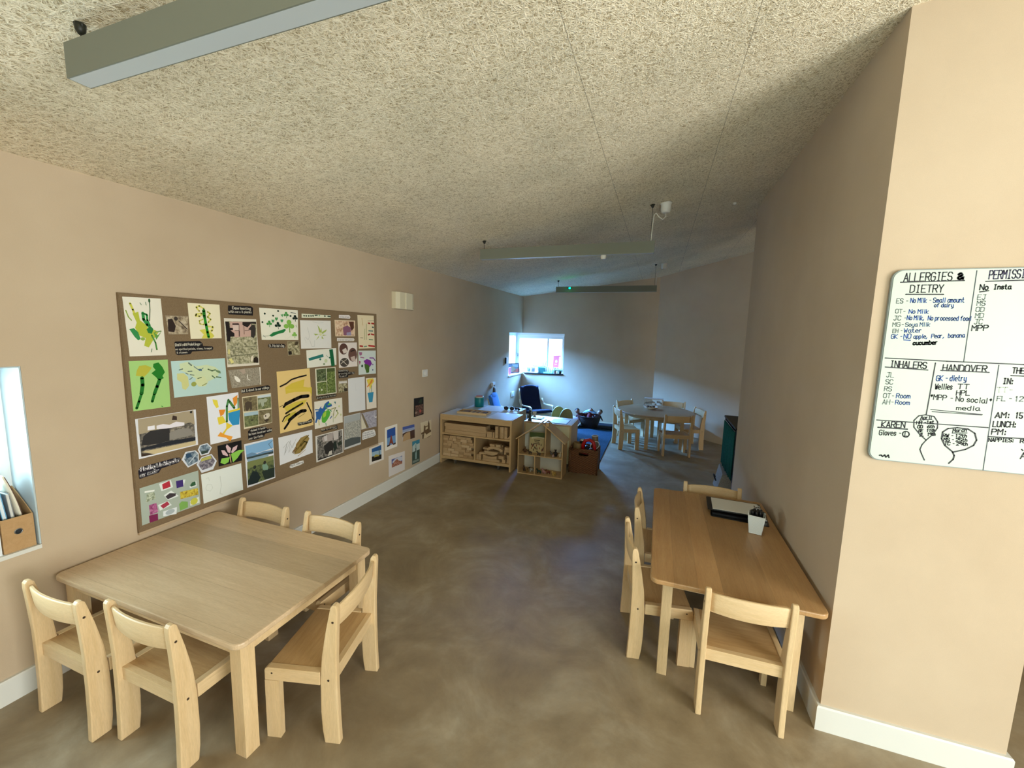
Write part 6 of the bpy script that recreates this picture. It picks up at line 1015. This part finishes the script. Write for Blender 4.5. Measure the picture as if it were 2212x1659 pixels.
WB_MARKS = [('t', '#2b2a2e', 2.6, 853, 1936, 993, 1937, 30, 'ALLERGIES'), ('t', '#2b2a2e', 5, 1009, 1941, 1025, 1941, 21, '&'), ('s', '#2b2a2e', 4, [844, 1933, 1028, 1936]), ('t', '#2b2a2e', 2.6, 876, 1895, 973, 1895, 27, 'DIETRY'), ('s', '#2b2a2e', 5, [865, 1888, 975, 1887]), ('t', '#75807c', 2, 840, 1855, 875, 1855, 17, 'ES -'), ('t', '#33549a', 2, 882, 1857, 1037, 1858, 17, 'No Milk - Small amount'), ('t', '#33549a', 2, 954, 1841, 1009, 1841, 13, 'of dairy'), ('t', '#75807c', 2, 841, 1818, 871, 1817, 15, 'OT-'), ('t', '#33549a', 2, 882, 1817, 940, 1817, 15, 'No Milk'), ('t', '#75807c', 2, 839, 1791, 877, 1792, 16, 'JC -'), ('t', '#33549a', 2, 879, 1793, 1063, 1792, 16, 'No Milk, No processed food'), ('t', '#75807c', 2, 838, 1767, 872, 1768, 15, 'MG-'), ('t', '#5b7391', 2, 877, 1768, 950, 1770, 14, 'Soya Milk'), ('t', '#75807c', 2, 841, 1743, 870, 1745, 14, 'EH -'), ('t', '#33549a', 2, 875, 1745, 929, 1747, 15, 'Water'), ('t', '#33549a', 2, 839, 1721, 872, 1722, 16, 'GK -'), ('t', '#33549a', 2, 877, 1722, 899, 1723, 18, 'NO'), ('s', '#33549a', 4, [878, 1717, 898, 1716]), ('t', '#33549a', 2, 907, 1723, 1053, 1732, 15, 'apple, Pear, banana'), ('t', '#0e0e10', 3, 908, 1699, 980, 1704, 14, 'cucumber'), ('t', '#141416', 2.6, 1074, 1902, 1097, 1902, 19, 'No'), ('s', '#141416', 4, [1075, 1895, 1099, 1899]), ('t', '#141416', 2.6, 1111, 1904, 1157, 1904, 16, 'Insta'), ('t', '#3a3450', 2.6, 1094, 1940, 1225, 1943, 29, 'PERMISSIONS'), ('s', '#2b2a2e', 4, [1087, 1932, 1246, 1936]), ('t', '#75807c', 2, 1072, 1868, 1095, 1868, 17, 'EJ'), ('t', '#75807c', 2, 1073, 1847, 1096, 1847, 16, 'MS'), ('t', '#75807c', 2, 1073, 1825, 1096, 1825, 16, 'OD'), ('t', '#75807c', 2, 1074, 1802, 1097, 1803, 17, 'MD'), ('t', '#75807c', 2, 1074, 1780, 1097, 1781, 17, 'JC'), ('t', '#3a3e40', 2.6, 1070, 1756, 1115, 1758, 19, 'MPP'), ('s', '#3a4048', 3, [1058, 1970, 1062, 1644]), ('s', '#2b2a2e', 4, [829, 1646, 1014, 1642, 1226, 1640]), ('s', '#2b2a2e', 4, [982, 1634, 978, 1436]), ('s', '#3a4048', 3, [1160, 1635, 1166, 1243]), ('s', '#2b2a2e', 4, [829, 1401, 987, 1403, 1160, 1404]), ('s', '#2b2a2e', 4, [1164, 1371, 1261, 1374]), ('t', '#2b2a2e', 2.6, 848, 1612, 958, 1611, 24, 'INHALERS'), ('s', '#2b2a2e', 4, [833, 1611, 963, 1606]), ('t', '#2b2a2e', 2.6, 1006, 1606, 1130, 1608, 23, 'HANDOVER'), ('s', '#2b2a2e', 4, [1001, 1607, 1137, 1607]), ('t', '#75807c', 2, 841, 1572, 864, 1573, 18, 'JL'), ('t', '#75807c', 2, 841, 1545, 864, 1545, 18, 'SC'), ('t', '#75807c', 2, 840, 1517, 863, 1518, 18, 'RS'), ('t', '#75807c', 2, 840, 1491, 873, 1492, 17, 'OT-'), ('t', '#33549a', 2, 880, 1493, 923, 1495, 17, 'Room'), ('t', '#75807c', 2, 840, 1465, 874, 1467, 18, 'AH-'), ('t', '#33549a', 2, 880, 1468, 924, 1470, 16, 'Room'), ('t', '#33549a', 2.2, 992, 1567, 1078, 1572, 20, 'GK - dietry'), ('t', '#2b2a2e', 2.2, 992, 1535, 1042, 1538, 20, 'Wellies'), ('t', '#2b2a2e', 2.2, 1057, 1541, 1089, 1542, 18, 'TT'), ('t', '#2b2a2e', 2.2, 1056, 1517, 1094, 1519, 18, 'HPL'), ('t', '#2b2a2e', 2, 981, 1496, 1158, 1493, 19, '*MPP - No social*'), ('t', '#2b2a2e', 2, 1063, 1462, 1128, 1465, 15, 'media'), ('s', '#2b2a2e', 3, [989, 1457, 1138, 1451]), ('s', '#2b2a2e', 3, [994, 1449, 1136, 1449]), ('t', '#2b2a2e', 2.6, 1199, 1608, 1283, 1607, 20, 'THE ROOM'), ('s', '#2b2a2e', 4, [1197, 1599, 1288, 1599]), ('t', '#2b2a2e', 2.6, 1179, 1568, 1206, 1569, 20, 'IN:'), ('t', '#b4bcb4', 2, 1167, 1536, 1208, 1539, 18, 'TT-'), ('t', '#75807c', 2.2, 1171, 1505, 1241, 1509, 17, 'FL - 12'), ('t', '#2b2a2e', 2.6, 1174, 1442, 1213, 1446, 20, 'AM:'), ('t', '#2b2a2e', 2.6, 1228, 1447, 1247, 1447, 20, '15'), ('t', '#2b2a2e', 2.6, 1172, 1409, 1234, 1413, 20, 'LUNCH:'), ('t', '#2b2a2e', 2.6, 1172, 1380, 1212, 1383, 20, 'PM:'), ('t', '#2b2a2e', 2.2, 1167, 1352, 1235, 1358, 14, 'NAPPIES:'), ('t', '#2b2a2e', 2.6, 847, 1373, 920, 1379, 23, 'KAREN'), ('s', '#2b2a2e', 5, [836, 1372, 928, 1374]), ('t', '#2b2a2e', 2.2, 843, 1342, 911, 1346, 20, 'Gloves -'), ('t', '#2b2a2e', 2.2, 923, 1346, 931, 1347, 15, 'L'), ('s', '#2b2a2e', 4, [936, 1354, 935, 1349, 932, 1344, 927, 1342, 922, 1343, 918, 1346, 916, 1352, 916, 1358, 919, 1363, 924, 1365, 930, 1364, 934, 1360, 936, 1355]), ('s', '#2b2a2e', 4, [989, 1338, 968, 1357, 947, 1384, 944, 1410, 956, 1429, 975, 1435, 1002, 1431, 1015, 1411, 1017, 1388, 1006, 1361, 989, 1337, 979, 1318, 975, 1299, 981, 1284, 993, 1259]), ('t', '#2b2a2e', 2, 963, 1417, 996, 1421, 12, 'April'), ('s', '#2b2a2e', 3, [962, 1414, 997, 1419]), ('t', '#2b2a2e', 2.2, 953, 1396, 1005, 1404, 12, 'HR -1st'), ('t', '#2b2a2e', 2.2, 958, 1381, 1008, 1388, 11, 'OD   6th'), ('t', '#2b2a2e', 2.2, 963, 1366, 1011, 1373, 11, 'GE   11th'), ('t', '#2b2a2e', 2.2, 968, 1350, 1014, 1358, 12, 'JL   19th'), ('s', '#2b2a2e', 5, [1072, 1301, 1046, 1324, 1034, 1348, 1034, 1374, 1048, 1389, 1074, 1395, 1105, 1393, 1126, 1379, 1134, 1354, 1128, 1333, 1107, 1315, 1072, 1300, 1078, 1288, 1077, 1273, 1066, 1256]), ('t', '#2b2a2e', 2, 1063, 1376, 1102, 1383, 13, 'March'), ('s', '#2b2a2e', 3, [1062, 1373, 1104, 1378]), ('t', '#2b2a2e', 2.2, 1037, 1355, 1105, 1361, 12, 'RW - 12th'), ('t', '#2b2a2e', 2.2, 1041, 1340, 1108, 1345, 12, 'MS - 25th'), ('t', '#2b2a2e', 2.2, 1045, 1325, 1111, 1330, 12, 'TC - 29th'), ('s', '#2b2a2e', 5, [853, 1260, 859, 1262, 863, 1256, 870, 1264, 874, 1255, 881, 1265, 884, 1255]), ('t', '#2b2a2e', 2.2, 1253, 1358, 1262, 1358, 13, 'R'), ('s', '#2b2a2e', 4, [1260, 1334, 1264, 1330]), ('t', '#2b2a2e', 2.6, 1261, 1299, 1275, 1301, 23, 'A')]
BY0, BY1, BZ0, BZ1 = 1.318, 3.362, .556, 1.860
t = thing('pinboard', 'large brown felt pinboard covered in artwork on the left wall', 'pinboard', (XL + .001, (BY0 + BY1) / 2, (BZ0 + BZ1) / 2))
a, b = (BY1 - BY0) / 2, (BZ1 - BZ0) / 2
MB(FELT).box(0, .0155, -a + .004, a - .004, -b + .004, b - .004, bev=.002).build('felt_panel', t)
m = MB(FELT); m.box(0, .0145, -a, a, b - .0035, b); m.box(0, .0145, -a, -a + .0035, -b, b - .0036); m.box(0, .0145, a - .0035, a, -b, b - .0036); m.build('edge_strip', t)
MB(flat('#b9a284', .6)).box(0, .0165, -a, a, -b - .012, -b + .003).build('bottom_trim', t)
NAMES = {}
for nm, ct, lb, gr, base, q, shapes in SHEETS:
    lb = lb.replace(',', ', '); shapes = [tuple(list(s_[:-1]) + [s_[-1].replace(',', ', ')]) if s_[0] == 't' else s_ for s_ in shapes]
    pts = [(q[i], q[i + 1]) for i in range(0, len(q), 2)]; cx = sum(p[0] for p in pts) / len(pts); cz_ = sum(p[1] for p in pts) / len(pts)
    onwall = gr.startswith('photos taped'); capt = lb.startswith('small black caption stuck')
    x = XL + (.0003 if onwall else .0200 if capt else .0168)
    m = MB(flat(base, .6)); m.prism([((p[0] - cx) / 1000, (p[1] - cz_) / 1000) for p in pts], 0, .0009, 'X')
    draw(m, shapes, lambda u, v, L_: (L_ / 1000 + .0007, (u - cx) / 1000, (v - cz_) / 1000))
    # keep mark normals facing the room
    bm = m.bm; bm.normal_update()
    me = bpy.data.meshes.new(nm); bm.to_mesh(me); bm.free()
    for mm in m.mats: me.materials.append(mm)
    o = bpy.data.objects.new(nm, me); COL.objects.link(o); o.location = (x, cx / 1000, cz_ / 1000); tag(o, lb, ct, gr)
# whiteboard on the end face of the right wall
t = thing('whiteboard', 'whiteboard with handwritten notes on the end face of the right wall', 'whiteboard', (1.083, 1.995, 1.610))
a, b = .265, .370
MB(flat('#8f9a98', .35)).prism(rrect(-a, a, -b, b, .034), -.013, 0, 'Y', bev=.002, ang=60).build('frame', t)
m = MB(flat('#c2cfc0', .45)); m.prism(rrect(-a + .004, a - .004, -b + .004, b - .004, .031), -.0155, -.0135, 'Y')
marks = [tuple(list(s_[:-1]) + [s_[-1].replace(',', ', ')]) if s_[0] == 't' else s_ for s_ in WB_MARKS]
marks = [(k[0], k[1], k[2] * 1.45) + tuple(k[3:]) if k[0] == 't' else k for k in marks]
draw(m, marks, lambda u, v, L_: ((u - 1083) / 1000, -.0153 - L_ / 1000, (v - 1610) / 1000), .35, .004)
me = bpy.data.meshes.new('writing_surface'); m.bm.normal_update(); m.bm.to_mesh(me); m.bm.free()
for mm in m.mats: me.materials.append(mm)
o = bpy.data.objects.new('writing_surface', me); COL.objects.link(o); o.parent = t
